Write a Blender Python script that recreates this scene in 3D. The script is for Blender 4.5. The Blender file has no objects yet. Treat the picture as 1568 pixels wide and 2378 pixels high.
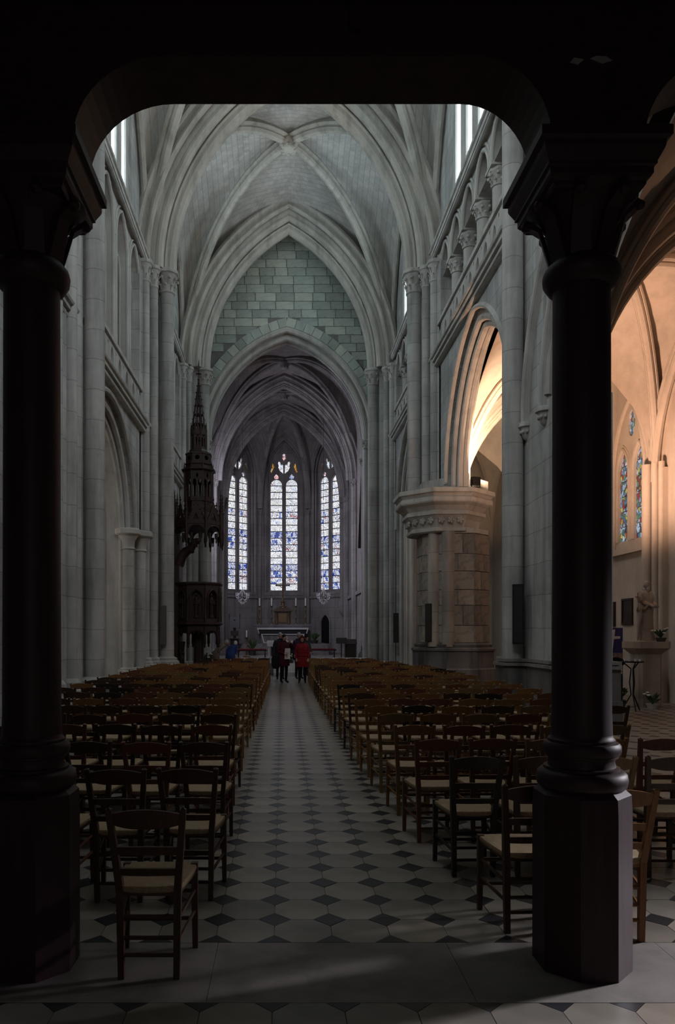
import bpy, bmesh, math, random
from math import sin, cos, pi, sqrt, acos, radians
from mathutils import Vector, Matrix
from mathutils.geometry import tessellate_polygon, delaunay_2d_cdt

rnd = random.Random(7)
scn = bpy.context.scene
COL = scn.collection

# ------------------------------------------------------------------ camera
FPX = 1719.0            # focal length in pixels of the 1568 x 2378 frame
EYE = 1.70
cam = bpy.data.cameras.new('camera')
cam.sensor_fit = 'VERTICAL'
cam.sensor_height = 36.0
cam.lens = FPX / 2378 * 36.0
cam.shift_x = (784 - 655) / 2378
cam.shift_y = (1471 - 1189) / 2378
cam.clip_start = 0.05
cam.clip_end = 300
cam_ob = bpy.data.objects.new('camera', cam)
COL.objects.link(cam_ob)
cam_ob.location = (0, 0, EYE)
cam_ob.rotation_euler = (pi / 2, 0, 0)
scn.camera = cam_ob

# ------------------------------------------------------------------ world, light, exposure
scn.view_settings.view_transform = 'Standard'
scn.view_settings.look = 'None'
scn.view_settings.gamma = 1.0
scn.view_settings.use_curve_mapping = False
scn.view_settings.exposure = 0.0
scn.cycles.max_bounces = 7
scn.cycles.diffuse_bounces = 5
scn.cycles.glossy_bounces = 2
scn.cycles.transmission_bounces = 3
scn.cycles.sample_clamp_indirect = 4.0
scn.cycles.use_denoising = True
scn.cycles.use_adaptive_sampling = True
scn.cycles.adaptive_threshold = 0.02
scn.cycles.caustics_reflective = False
scn.cycles.caustics_refractive = False

world = bpy.data.worlds.new('overcast')
scn.world = world
world.use_nodes = True
world.node_tree.nodes['Background'].inputs[0].default_value = (0.62, 0.70, 0.80, 1)
world.node_tree.nodes['Background'].inputs[1].default_value = 0.6

WIN_STRENGTH = 13.0      # daylight through the clear clerestory glass
GLASS_STRENGTH = 1.25    # daylight through the stained glass


def area_light(name, loc, target, sx, sy, power, col, spread=None):
    l = bpy.data.lights.new(name, 'AREA')
    l.shape = 'RECTANGLE'
    l.size = sx
    l.size_y = sy
    l.energy = power
    l.color = col
    if spread:
        l.spread = radians(spread)
    o = bpy.data.objects.new(name, l)
    COL.objects.link(o)
    o.location = loc
    d = Vector(target) - Vector(loc)
    o.rotation_euler = d.to_track_quat('-Z', 'Y').to_euler()
    return o


def spot_light(name, loc, target, power, col, size=90, blend=0.6, rad=0.08):
    l = bpy.data.lights.new(name, 'SPOT')
    l.energy = power
    l.color = col
    l.spot_size = radians(size)
    l.spot_blend = blend
    l.shadow_soft_size = rad
    o = bpy.data.objects.new(name, l)
    COL.objects.link(o)
    o.location = loc
    d = Vector(target) - Vector(loc)
    o.rotation_euler = d.to_track_quat('-Z', 'Y').to_euler()
    return o


# fill light added for the lower nave, from an assumed window above the gallery
area_light('west_fill_light', (0.3, 4.9, 12.5), (0.3, 30.0, 3.0), 4.5, 6.0, 560, (0.92, 0.96, 1.0))
# light added for the floor patch, its near right aisle window assumed, unseen
area_light('assumed_aisle_light', (9.35, 6.4, 3.2), (2.5, 3.3, 0.0), 0.7, 1.2, 42, (0.95, 0.92, 1.0), 24)
area_light('left_aisle_fill_light', (-8.6, 20.0, 4.0), (-4.0, 20.0, 3.0), 5.0, 3.0, 75, (1.0, 0.86, 0.74))  # warm fill added to brighten the left arches, its window assumed
# bluish light into the chancel for an assumed, unseen left wall window
area_light('chancel_side_light', (-3.45, 36.9, 8.0), (3.2, 41.0, 6.5), 1.6, 5.0, 400, (0.84, 0.84, 1.0))
# warm floodlights that light the right aisle, the vault one unseen and assumed
spot_light('aisle_flood_arch', (5.85, 21.75, 6.42), (6.0, 23.2, 8.2), 1300, (1.0, 0.70, 0.46), 150, 0.9)
spot_light('assumed_vault_flood', (6.7, 16.6, 3.3), (8.2, 18.4, 9.5), 2100, (1.0, 0.58, 0.38), 132, 1.0, 0.25)
area_light('assumed_far_aisle_light', (9.3, 28.0, 5.0), (6.0, 28.0, 2.5), 2.0, 3.0, 90, (0.92, 0.95, 1.0))  # light added for the pale far aisle, its window assumed
# weak fill added behind the viewer to lift the dark gallery wood
area_light('porch_fill_light', (0.4, -2.6, 2.2), (0.4, 4.0, 2.4), 2.0, 2.6, 8, (1.0, 0.86, 0.84))


# ------------------------------------------------------------------ mesh helper
class MB:
    def __init__(s):
        s.v = []
        s.f = []
        s.m = []
        s.mi = 0
        s.uv = {}

    def add(s, vs, fs):
        o = len(s.v)
        s.v += [tuple(p) for p in vs]
        for f in fs:
            s.f.append(tuple(i + o for i in f))
            s.m.append(s.mi)
        return s

    def box(s, x0, x1, y0, y1, z0, z1):
        vs = [(x0, y0, z0), (x1, y0, z0), (x1, y1, z0), (x0, y1, z0), (x0, y0, z1), (x1, y0, z1), (x1, y1, z1), (x0, y1, z1)]
        return s.add(vs, [(3, 2, 1, 0), (4, 5, 6, 7), (0, 1, 5, 4), (1, 2, 6, 5), (2, 3, 7, 6), (3, 0, 4, 7)])

    def bar(s, p0, p1, w, d, up=(0, 0, 1), w1=None, d1=None):
        p0 = Vector(p0); p1 = Vector(p1)
        t = (p1 - p0).normalized()
        u = Vector(up)
        x = t.cross(u)
        if x.length < 1e-4:
            x = t.cross(Vector((0, 1, 0)))
        x.normalize()
        y = x.cross(t).normalized()
        w1 = w if w1 is None else w1
        d1 = d if d1 is None else d1
        vs = []
        for p, a, b in ((p0, w, d), (p1, w1, d1)):
            for sx, sy in ((-1, -1), (1, -1), (1, 1), (-1, 1)):
                vs.append(p + x * (sx * a / 2) + y * (sy * b / 2))
        return s.add(vs, [(3, 2, 1, 0), (4, 5, 6, 7), (0, 1, 5, 4), (1, 2, 6, 5), (2, 3, 7, 6), (3, 0, 4, 7)])

    def tube(s, pts, r, n=8, caps=True, up=None):
        pts = [Vector(p) for p in pts]
        N = len(pts)
        rs = r if isinstance(r, (list, tuple)) else [r] * N
        t0 = (pts[1] - pts[0]).normalized()
        x = t0.cross(Vector(up)) if up else t0.cross(Vector((0, 0, 1)))
        if x.length < 1e-3:
            x = t0.cross(Vector((0, 1, 0)))
        x.normalize()
        vs = []
        for i, p in enumerate(pts):
            t = (pts[min(i + 1, N - 1)] - pts[max(i - 1, 0)]).normalized()
            x = (x - t * x.dot(t))
            x.normalize()
            y = t.cross(x)
            for k in range(n):
                a = 2 * pi * k / n
                vs.append(p + (x * cos(a) + y * sin(a)) * rs[i])
        fs = []
        for i in range(N - 1):
            for k in range(n):
                k2 = (k + 1) % n
                fs.append((i * n + k, i * n + k2, (i + 1) * n + k2, (i + 1) * n + k))
        if caps:
            fs.append(tuple(range(n - 1, -1, -1)))
            fs.append(tuple((N - 1) * n + k for k in range(n)))
        return s.add(vs, fs)

    def lathe(s, prof, c=(0, 0, 0), n=16, rot=0.0, caps=True, sx=1, sy=1):
        vs = []
        for r, z in prof:
            for k in range(n):
                a = rot + 2 * pi * k / n
                vs.append((c[0] + r * cos(a) * sx, c[1] + r * sin(a) * sy, c[2] + z))
        fs = []
        for i in range(len(prof) - 1):
            for k in range(n):
                k2 = (k + 1) % n
                fs.append((i * n + k, i * n + k2, (i + 1) * n + k2, (i + 1) * n + k))
        if caps:
            fs.append(tuple(range(n - 1, -1, -1)))
            L = len(prof) - 1
            fs.append(tuple(L * n + k for k in range(n)))
        return s.add(vs, fs)

    def ngon(s, n, prof, c=(0, 0, 0), rot=None):
        """n-sided lathe whose radii are apothems, flat side towards -Y"""
        k = 1 / cos(pi / n)
        return s.lathe([(r * k, z) for r, z in prof], c, n, (pi / n - pi / 2) if rot is None else rot)

    def ball(s, c, r, n=10, m=6):
        if not isinstance(r, (list, tuple)):
            r = (r, r, r)
        prof = [(sin(pi * i / m), -cos(pi * i / m)) for i in range(m + 1)]
        vs = []
        for a, z in prof:
            for k in range(n):
                t = 2 * pi * k / n
                vs.append((c[0] + max(a, 1e-3) * cos(t) * r[0], c[1] + max(a, 1e-3) * sin(t) * r[1], c[2] + z * r[2]))
        fs = []
        for i in range(m):
            for k in range(n):
                k2 = (k + 1) % n
                fs.append((i * n + k, i * n + k2, (i + 1) * n + k2, (i + 1) * n + k))
        return s.add(vs, fs)

    def panel(s, outer, holes, mp, d0, d1):
        def area(P):
            return sum(P[i][0] * P[(i + 1) % len(P)][1] - P[(i + 1) % len(P)][0] * P[i][1] for i in range(len(P)))
        loops = [list(outer) if area(outer) > 0 else list(outer)[::-1]] + [list(h)[::-1] if area(h) > 0 else list(h) for h in holes]
        flat = [p for l in loops for p in l]
        n = len(flat)
        if len(loops) > 3:
            edges, o = [], 0
            for l in loops:
                edges += [(o + i, o + (i + 1) % len(l)) for i in range(len(l))]
                o += len(l)
            cv, _, cf = delaunay_2d_cdt([Vector(p) for p in flat], edges, [], 0, 1e-6)[:3]

            def inside(x, y):
                c = False
                for l in loops:
                    for i in range(len(l)):
                        (xa, ya), (xb, yb) = l[i], l[(i + 1) % len(l)]
                        if (ya > y) != (yb > y) and x < (xb - xa) * (y - ya) / (yb - ya) + xa:
                            c = not c
                return c
            cf = [f for f in cf if inside(sum(cv[q].x for q in f) / len(f), sum(cv[q].y for q in f) / len(f))]
            m_ = len(cv)
            s.add([mp(p.x, p.y, d0) for p in cv] + [mp(p.x, p.y, d1) for p in cv],
                  [tuple(f) for f in cf] + [tuple(k_ + m_ for k_ in reversed(f)) for f in cf])
            fs = []
        else:
            tris = tessellate_polygon([[Vector((u, v, 0)) for u, v in l] for l in loops])
            fs = [tuple(t) for t in tris] + [tuple(i + n for i in reversed(t)) for t in tris]
        vs = [mp(u, v, d0) for u, v in flat] + [mp(u, v, d1) for u, v in flat]
        o = 0
        for l in loops:
            L = len(l)
            for i in range(L):
                j = (i + 1) % L
                fs.append((o + i, o + j, n + o + j, n + o + i))
            o += L
        return s.add(vs, fs)

    def grid(s, fn, us, vs_, uvf=None):
        pts = [fn(u, v) for v in vs_ for u in us]
        nu = len(us)
        base = len(s.f)
        fs = []
        for j in range(len(vs_) - 1):
            for i in range(nu - 1):
                fs.append((j * nu + i, j * nu + i + 1, (j + 1) * nu + i + 1, (j + 1) * nu + i))
        s.add(pts, fs)
        if uvf:
            k = base
            for j in range(len(vs_) - 1):
                for i in range(nu - 1):
                    s.uv[k] = [uvf(us[i], vs_[j]), uvf(us[i + 1], vs_[j]), uvf(us[i + 1], vs_[j + 1]), uvf(us[i], vs_[j + 1])]
                    k += 1
        return s

    def mesh(s, name, mat, smooth=32, recalc=True):
        me = bpy.data.meshes.new(name)
        me.from_pydata(s.v, [], s.f)
        mats = mat if isinstance(mat, (list, tuple)) else [mat]
        for m in mats:
            me.materials.append(m)
        if len(mats) > 1:
            me.polygons.foreach_set('material_index', s.m)
        if s.uv:
            lay = me.uv_layers.new(name='UVMap')
            for p in me.polygons:
                q = s.uv.get(p.index)
                if q:
                    for li, c in zip(p.loop_indices, q):
                        lay.data[li].uv = c
        if recalc:
            bm = bmesh.new()
            bm.from_mesh(me)
            bmesh.ops.recalc_face_normals(bm, faces=bm.faces)
            bm.to_mesh(me)
            bm.free()
        if smooth:
            me.polygons.foreach_set('use_smooth', [True] * len(me.polygons))
            me.set_sharp_from_angle(angle=radians(smooth))
        me.update()
        return me

    def build(s, name, mat, parent=None, loc=None, smooth=32, recalc=True):
        o = bpy.data.objects.new(name, s.mesh(name, mat, smooth, recalc))
        COL.objects.link(o)
        if parent is not None:
            o.parent = parent
        if loc is not None:
            o.location = loc
        return o


def tag(o, label, cat=None, group=None, kind=None):
    o['label'] = label
    if cat:
        o['category'] = cat
    if group:
        o['group'] = group
    if kind:
        o['kind'] = kind
    return o


def empty(name, loc=(0, 0, 0), rz=0.0):
    o = bpy.data.objects.new(name, None)
    o.empty_display_size = 0.2
    COL.objects.link(o)
    o.location = loc
    o.rotation_euler = (0, 0, rz)
    return o


def thing(name, label, cat, loc=(0, 0, 0), rz=0.0, group=None, kind=None):
    return tag(empty(name, loc, rz), label, cat, group, kind)


def copy_tree(o, parent=None):
    c = o.copy()
    COL.objects.link(c)
    if parent is not None:
        c.parent = parent
    for ch in list(o.children):
        copy_tree(ch, c)
    return c


# ------------------------------------------------------------------ materials
class NT:
    def __init__(s, name):
        s.mat = bpy.data.materials.new(name)
        s.mat.use_nodes = True
        s.t = s.mat.node_tree
        s.n = s.t.nodes
        s.b = s.n['Principled BSDF']
        s.out = s.n['Material Output']

    def node(s, typ, **kw):
        n = s.n.new(typ)
        for k, v in kw.items():
            setattr(n, k, v)
        return n

    def link(s, a, b):
        s.t.links.new(a, b)

    def coord(s, which='Object', scale=(1, 1, 1), rot=(0, 0, 0)):
        c = s.node('ShaderNodeTexCoord')
        m = s.node('ShaderNodeMapping')
        m.inputs['Scale'].default_value = scale
        m.inputs['Rotation'].default_value = rot
        s.link(c.outputs[which], m.inputs[0])
        return m.outputs[0]

    def noise(s, vec, scale, detail=4, rough=0.6):
        n = s.node('ShaderNodeTexNoise')
        n.inputs['Scale'].default_value = scale
        n.inputs['Detail'].default_value = detail
        n.inputs['Roughness'].default_value = rough
        s.link(vec, n.inputs['Vector'])
        return n.outputs['Fac']

    def ramp(s, fac, stops, constant=False):
        r = s.node('ShaderNodeValToRGB')
        e = r.color_ramp.elements
        while len(e) < len(stops):
            e.new(0.5)
        for el, (p, c) in zip(e, stops):
            el.position = p
            el.color = (c[0], c[1], c[2], 1) if not isinstance(c, (int, float)) else (c, c, c, 1)
        if constant:
            r.color_ramp.interpolation = 'CONSTANT'
        s.link(fac, r.inputs[0])
        return r.outputs[0]

    def mix(s, fac, a, b, typ='MIX'):
        m = s.node('ShaderNodeMix', data_type='RGBA', blend_type=typ)
        for sock, val in ((m.inputs[0], fac), (m.inputs[6], a), (m.inputs[7], b)):
            if hasattr(val, 'is_output'):
                s.link(val, sock)
            elif isinstance(val, (int, float)):
                sock.default_value = val
            else:
                sock.default_value = (val[0], val[1], val[2], 1)
        return m.outputs[2]

    def math(s, op, a, b=0.0):
        m = s.node('ShaderNodeMath', operation=op)
        for sock, val in ((m.inputs[0], a), (m.inputs[1], b)):
            if hasattr(val, 'is_output'):
                s.link(val, sock)
            else:
                sock.default_value = val
        return m.outputs[0]

    def bump(s, h, strength=0.3, dist=0.02):
        b = s.node('ShaderNodeBump')
        b.inputs['Strength'].default_value = strength
        b.inputs['Distance'].default_value = dist
        s.link(h, b.inputs['Height'])
        s.link(b.outputs[0], s.b.inputs['Normal'])

    def set(s, col=None, rough=None, metal=None, spec=None):
        if col is not None:
            if hasattr(col, 'is_output'):
                s.link(col, s.b.inputs['Base Color'])
            else:
                s.b.inputs['Base Color'].default_value = (*col, 1)
        if rough is not None:
            if hasattr(rough, 'is_output'):
                s.link(rough, s.b.inputs['Roughness'])
            else:
                s.b.inputs['Roughness'].default_value = rough
        if metal is not None:
            s.b.inputs['Metallic'].default_value = metal
        if spec is not None:
            s.b.inputs['Specular IOR Level'].default_value = spec
        return s.mat


def scl(c, k):
    return (c[0] * k, c[1] * k, c[2] * k)


def stone(name, c, joint=None, bricks=None, rnd_obj=False, var=0.28, grime=0.35, uvb=None, rough=0.85):
    t = NT(name)
    v = t.coord('Object')
    n1 = t.noise(v, 0.55, 5, 0.6)
    n2 = t.noise(v, 5.0, 6, 0.65)
    vz = t.coord('Object', (3.0, 3.0, 0.35))
    n3 = t.noise(vz, 1.0, 5, 0.6)
    c1 = t.ramp(n1, [(0.3, scl(c, 1 - var)), (0.7, scl(c, 1 + var * 0.6))])
    c2 = t.ramp(n2, [(0.25, 0.86), (0.75, 1.07)])
    col = t.mix(0.7, c1, c2, 'MULTIPLY')
    g = t.ramp(n3, [(0.34, 1.0 - grime), (0.55, 1.0)])
    col = t.mix(1.0, col, g, 'MULTIPLY')
    h = n2
    if joint:
        sp = t.node('ShaderNodeSeparateXYZ')
        t.link(v, sp.inputs[0])
        w = t.math('ADD', t.math('MULTIPLY', sp.outputs[2], 1.0 / joint), t.math('MULTIPLY', n1, 0.25))
        fr = t.math('FRACT', w)
        mk = t.ramp(t.math('LESS_THAN', fr, 0.028), [(0.0, 1.0), (1.0, 0.66)])
        col = t.mix(1.0, col, mk, 'MULTIPLY')
        fl = t.node('ShaderNodeTexWhiteNoise', noise_dimensions='1D')
        t.link(t.math('FLOOR', w), fl.inputs['W'])
        tone = t.ramp(fl.outputs['Value'], [(0, 0.93), (1, 1.04)])
        col = t.mix(1.0, col, tone, 'MULTIPLY')
    if bricks or uvb:
        b = t.node('ShaderNodeTexBrick')
        if bricks:
            ax, bw, bh = bricks
            if ax == 'x':
                vec = t.coord('Object', (1, 1, 1), (pi / 2, 0, 0))
            else:
                sp = t.node('ShaderNodeSeparateXYZ')
                t.link(t.coord('Object'), sp.inputs[0])
                cb = t.node('ShaderNodeCombineXYZ')
                t.link(sp.outputs[1], cb.inputs[0])
                t.link(sp.outputs[2], cb.inputs[1])
                vec = cb.outputs[0]
        else:
            bw, bh = uvb
            tc = t.node('ShaderNodeTexCoord')
            vec = tc.outputs['UV']
        t.link(vec, b.inputs['Vector'])
        b.inputs['Scale'].default_value = 1.0
        b.inputs['Brick Width'].default_value = bw
        b.inputs['Row Height'].default_value = bh
        b.inputs['Mortar Size'].default_value = 0.012
        b.inputs['Mortar Smooth'].default_value = 0.3
        b.inputs['Color1'].default_value = (0.86, 0.86, 0.86, 1)
        b.inputs['Color2'].default_value = (1.1, 1.1, 1.1, 1)
        b.inputs['Mortar'].default_value = (0.68, 0.68, 0.66, 1)
        col = t.mix(1.0, col, b.outputs['Color'], 'MULTIPLY')
    if rnd_obj:
        oi = t.node('ShaderNodeObjectInfo')
        tone = t.ramp(oi.outputs['Random'], [(0.0, (0.72, 0.74, 0.72)), (0.5, (0.95, 0.97, 0.95)), (1.0, (1.18, 1.15, 1.08))])
        col = t.mix(1.0, col, tone, 'MULTIPLY')
    t.bump(h, 0.10, 0.02)
    return t.set(col, rough, spec=0.25)


def plain(name, c, rough=0.6, metal=0.0, var=0.15, scale=6.0, spec=0.4):
    t = NT(name)
    n = t.noise(t.coord('Object'), scale, 4)
    col = t.ramp(n, [(0.3, scl(c, 1 - var)), (0.7, scl(c, 1 + var))])
    return t.set(col, rough, metal, spec)


def wood(name, c, rough=0.45, grain=(14, 14, 1.2), var=0.35, rnd_obj=False, spec=0.35):
    t = NT(name)
    v = t.coord('Object', grain)
    n = t.noise(v, 3.0, 5, 0.7)
    col = t.ramp(n, [(0.25, scl(c, 1 - var)), (0.75, scl(c, 1 + var))])
    if rnd_obj:
        oi = t.node('ShaderNodeObjectInfo')
        col = t.mix(1.0, col, t.ramp(oi.outputs['Random'], [(0, 0.7), (1, 1.2)]), 'MULTIPLY')
    t.bump(n, 0.12, 0.004)
    return t.set(col, rough, spec=spec)


def glow(name, c, strength):
    t = NT(name)
    t.set((0.05, 0.05, 0.06), 0.4)
    n = t.noise(t.coord('Object'), 3.0, 3)
    col = t.ramp(n, [(0.3, scl(c, 0.85)), (0.7, c)])
    t.link(col, t.b.inputs['Emission Color'])
    t.b.inputs['Emission Strength'].default_value = strength
    return t.mat


def stained(name, stops, strength, scale=9.0, arches=0.0):
    """leaded coloured glass lit from behind: voronoi pieces, dark lead lines between them"""
    t = NT(name)
    oi = t.node('ShaderNodeObjectInfo')
    v0 = t.node('ShaderNodeTexCoord').outputs['Object']
    off = t.node('ShaderNodeVectorMath', operation='ADD')
    sc = t.node('ShaderNodeCombineXYZ')
    t.link(t.math('MULTIPLY', oi.outputs['Random'], 37.0), sc.inputs[0])
    t.link(t.math('MULTIPLY', oi.outputs['Random'], 91.0), sc.inputs[2])
    t.link(v0, off.inputs[0])
    t.link(sc.outputs[0], off.inputs[1])
    mp = t.node('ShaderNodeMapping')
    mp.inputs['Scale'].default_value = (1.0, 1.0, 0.7)
    t.link(off.outputs[0], mp.inputs[0])
    vo = t.node('ShaderNodeTexVoronoi')
    vo.inputs['Scale'].default_value = scale
    t.link(mp.outputs[0], vo.inputs['Vector'])
    ed = t.node('ShaderNodeTexVoronoi', feature='DISTANCE_TO_EDGE')
    ed.inputs['Scale'].default_value = scale
    t.link(mp.outputs[0], ed.inputs['Vector'])
    sp = t.node('ShaderNodeSeparateColor')
    t.link(vo.outputs['Color'], sp.inputs[0])
    if not arches:
        ns = t.noise(mp.outputs[0], 3.2, 2, .5)
        fac = t.math('ADD', t.math('MULTIPLY', t.math('SUBTRACT', ns, 0.30), 1.9), t.math('MULTIPLY', sp.outputs[0], 0.24))
    else:
        fac = sp.outputs[0]
    col = t.ramp(fac, stops, True)
    tone = t.ramp(sp.outputs[1], [(0, 0.55), (1, 1.1)])
    col = t.mix(1.0, col, tone, 'MULTIPLY')
    lead = t.ramp(ed.outputs['Distance'], [(0.03, 0.06), (0.09, 1.0)])
    col = t.mix(1.0, col, lead, 'MULTIPLY')
    t.set((0.03, 0.03, 0.04), 0.3)
    t.link(col, t.b.inputs['Emission Color'])
    t.b.inputs['Emission Strength'].default_value = strength
    return t.mat


M = {}
M['pier'] = stone('pale_pier_stone', (0.43, 0.42, 0.395), joint=0.62)
M['pier_warm'] = stone('warm_pier_stone', (0.40, 0.35, 0.30), joint=0.60)
M['wall_y'] = stone('ashlar_wall_stone', (0.41, 0.405, 0.385), bricks=('y', 0.75, 0.38))
M['wall_x'] = stone('ashlar_end_wall_stone', (0.38, 0.385, 0.36), bricks=('x', 0.75, 0.38))
M['moulding'] = stone('moulded_stone', (0.46, 0.445, 0.41), var=0.2, grime=0.25)
M['rib'] = stone('rib_stone', (0.46, 0.44, 0.39), var=0.2, grime=0.3)
M['web'] = stone('vault_web_stone', (0.47, 0.455, 0.42), uvb=(0.5, 0.22), var=0.18, grime=0.12)
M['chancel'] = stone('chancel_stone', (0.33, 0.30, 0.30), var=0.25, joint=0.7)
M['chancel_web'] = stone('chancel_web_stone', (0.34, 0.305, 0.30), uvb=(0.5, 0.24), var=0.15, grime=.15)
M['aisle'] = stone('aisle_stone', (0.48, 0.42, 0.36), var=0.16, grime=0.12)
M['block'] = stone('green_grey_block', (0.43, 0.475, 0.43), rnd_obj=True, grime=0.2)
M['block_warm'] = stone('stained_pier_block', (0.31, 0.265, 0.23), rnd_obj=True, grime=0.4)
M['plinth'] = stone('dirty_plinth_stone', (0.17, 0.155, 0.145), var=0.5, grime=0.6)
M['plinth_top'] = stone('worn_plinth_moulding', (0.27, 0.25, 0.23), var=0.35, grime=0.5)
M['joint'] = plain('lime_mortar', (0.40, 0.39, 0.36), 0.95)
M['joint_dark'] = plain('dark_mortar', (0.16, 0.16, 0.15), 0.95)
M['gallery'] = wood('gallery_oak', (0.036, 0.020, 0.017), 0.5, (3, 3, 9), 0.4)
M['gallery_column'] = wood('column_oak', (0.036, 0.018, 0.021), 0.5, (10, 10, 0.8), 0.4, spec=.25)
M['pulpit'] = wood('pulpit_oak', (0.034, 0.017, 0.012), 0.5, (8, 8, 1.5), 0.35)
M['black'] = plain('black_metal', (0.012, 0.012, 0.013), 0.45, 0.2)
M['speaker'] = plain('speaker_cloth', (0.022, 0.018, 0.017), 0.8)
M['speaker_grey'] = plain('speaker_cloth_grey', (0.10, 0.085, 0.085), 0.8)
M['clear'] = glow('clear_window_glass', (0.74, 0.91, 1.0), WIN_STRENGTH)
M['lead'] = plain('lead_bar', (0.015, 0.015, 0.018), 0.6)
M['white'] = plain('white_cloth', (0.66, 0.64, 0.66), 0.8)
M['marble'] = plain('white_marble', (0.60, 0.57, 0.58), 0.35)
M['greystone'] = stone('altar_grey_stone', (0.20, 0.185, 0.185), var=0.2)
M['gold'] = plain('gilded_brass', (0.17, 0.105, 0.055), 0.45, 0.5)
M['bronze'] = plain('dark_gilded_wood', (0.085, 0.055, 0.038), 0.45, 0.3)
M['red'] = plain('red_cushion', (0.14, 0.015, 0.02), 0.85)
M['darkwood'] = wood('dark_furniture_wood', (0.035, 0.022, 0.018), 0.5)
M['glass'] = plain('crystal', (0.75, 0.74, 0.78), 0.12, 0.0, 0.05)
M['leaf'] = plain('plant_leaf', (0.05, 0.085, 0.035), 0.6, 0, 0.4, 20)
M['petal'] = plain('white_petal', (0.75, 0.74, 0.70), 0.7)
M['pot'] = plain('pot_clay', (0.05, 0.05, 0.05), 0.6)
M['statue'] = stone('statue_stone', (0.42, 0.35, 0.29), var=0.15, grime=0.3)
M['painting'] = plain('dark_oil_painting', (0.035, 0.025, 0.022), 0.4, 0, 0.7, 5)
M['tile_a'] = stone('pale_floor_stone', (0.245, 0.218, 0.19), rnd_obj=True, rough=0.36, grime=0.15)
M['tile_b'] = stone('black_floor_stone', (0.030, 0.031, 0.036), rnd_obj=True, rough=0.36, grime=0.15)
M['slab'] = stone('threshold_stone', (0.21, 0.19, 0.175), rnd_obj=False, rough=0.55, var=0.35)
M['pale_slab'] = stone('pale_paving_stone', (0.34, 0.31, 0.29), rough=.5)
M['grout'] = plain('floor_grout', (0.19, 0.175, 0.155), 0.9)


def rush_mat():
    t = NT('woven_rush')
    v = t.coord('Object', (40, 240, 40))
    n = t.noise(v, 1.0, 3)
    n2 = t.noise(t.coord('Object'), 9.0, 3)
    col = t.ramp(n, [(0.3, (0.19, 0.125, 0.065)), (0.7, (0.42, 0.305, 0.18))])
    col = t.mix(0.6, col, t.ramp(n2, [(0.3, 0.75), (0.7, 1.15)]), 'MULTIPLY')
    t.bump(n, 0.4, 0.004)
    return t.set(col, 0.75)


M['rush'] = rush_mat()
TONES = {
    'honey brown': wood('chair_wood_honey', (0.220, 0.105, 0.036), 0.42),
    'reddish brown': wood('chair_wood_red', (0.141, 0.051, 0.027), 0.42),
    'olive brown': wood('chair_wood_olive', (0.191, 0.117, 0.044), 0.45),
    'dark brown': wood('chair_wood_dark', (0.059, 0.030, 0.018), 0.42),
    'near-black': wood('chair_wood_black', (0.024, 0.018, 0.015), 0.42),
}
PALE = [(0.0, (0.74, 0.80, 1.0)), (0.30, (0.97, 0.96, 0.94)), (0.46, (0.70, 0.74, 0.90)), (0.56, (0.92, 0.90, 0.80)), (0.70, (0.60, 0.66, 0.90)), (0.80, (0.95, 0.94, 0.95)), (0.95, (0.45, 0.30, 0.38))]
FIGS = [(0.0, (0.05, 0.10, 0.42)), (0.22, (0.16, 0.24, 0.62)), (0.32, (0.80, 0.84, 1.0)), (0.46, (0.95, 0.93, 0.92)), (0.56, (0.62, 0.60, 0.68)), (0.62, (0.10, 0.09, 0.16)), (0.67, (0.86, 0.86, 0.95)), (0.78, (0.42, 0.05, 0.09)), (0.88, (0.72, 0.60, 0.42)), (0.95, (0.05, 0.14, 0.14))]
BLUE = [(0.0, (0.04, 0.07, 0.36)), (0.30, (0.30, 0.38, 0.78)), (0.40, (0.78, 0.83, 1.0)), (0.54, (0.05, 0.06, 0.22)), (0.60, (0.90, 0.90, 0.95)), (0.72, (0.10, 0.16, 0.55)), (0.86, (0.75, 0.78, 0.95))]
AISLE = [(0.0, (0.55, 0.72, 0.95)), (0.30, (0.10, 0.28, 0.42)), (0.45, (0.60, 0.55, 0.12)), (0.58, (0.42, 0.03, 0.05)), (0.72, (0.14, 0.32, 0.16)), (0.84, (0.80, 0.80, 0.85)), (0.94, (0.05, 0.05, 0.08))]
GOLDS = [(0.0, (0.75, 0.42, 0.06)), (0.5, (0.55, 0.25, 0.03)), (0.8, (0.7, 0.6, 0.4))]
ROSE = [(0.0, (0.85, 0.45, 0.45)), (0.5, (0.9, 0.8, 0.9)), (0.8, (0.5, 0.1, 0.15))]
M['g_pale'] = stained('pale_leaded_glass', PALE, GLASS_STRENGTH * 1.1, 16.0)
M['g_figs'] = stained('figure_leaded_glass', FIGS, GLASS_STRENGTH, 17.0)
M['g_blue'] = stained('blue_canopy_glass', BLUE, GLASS_STRENGTH, 18.0)
M['g_gold'] = stained('amber_glass', GOLDS, GLASS_STRENGTH, 9.0)
M['g_rose'] = stained('rose_glass', ROSE, GLASS_STRENGTH, 9.0)
M['g_aisle'] = stained('aisle_coloured_glass', AISLE, 0.6, 11.0, 1.0)


# ------------------------------------------------------------------ gothic helpers
def pc(a, b):
    c = (b * b - a * a) / (2 * a)
    return c, a + c


def parch(u0, a, b, zs, n=0.0, N=14):
    """pointed arch (offset outwards by n): list of (u, z) left springing -> right springing"""
    c, R = pc(a, b)
    Rn = R + n
    th1 = acos(max(-1, min(1, -c / Rn)))
    L = []
    for i in range(N + 1):
        th = pi + (th1 - pi) * i / N
        L.append((c + Rn * cos(th), Rn * sin(th)))
    P = [(u0 + u, zs + z) for u, z in L]
    P += [(u0 - u, zs + z) for u, z in reversed(L[:-1])]
    return P


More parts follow.
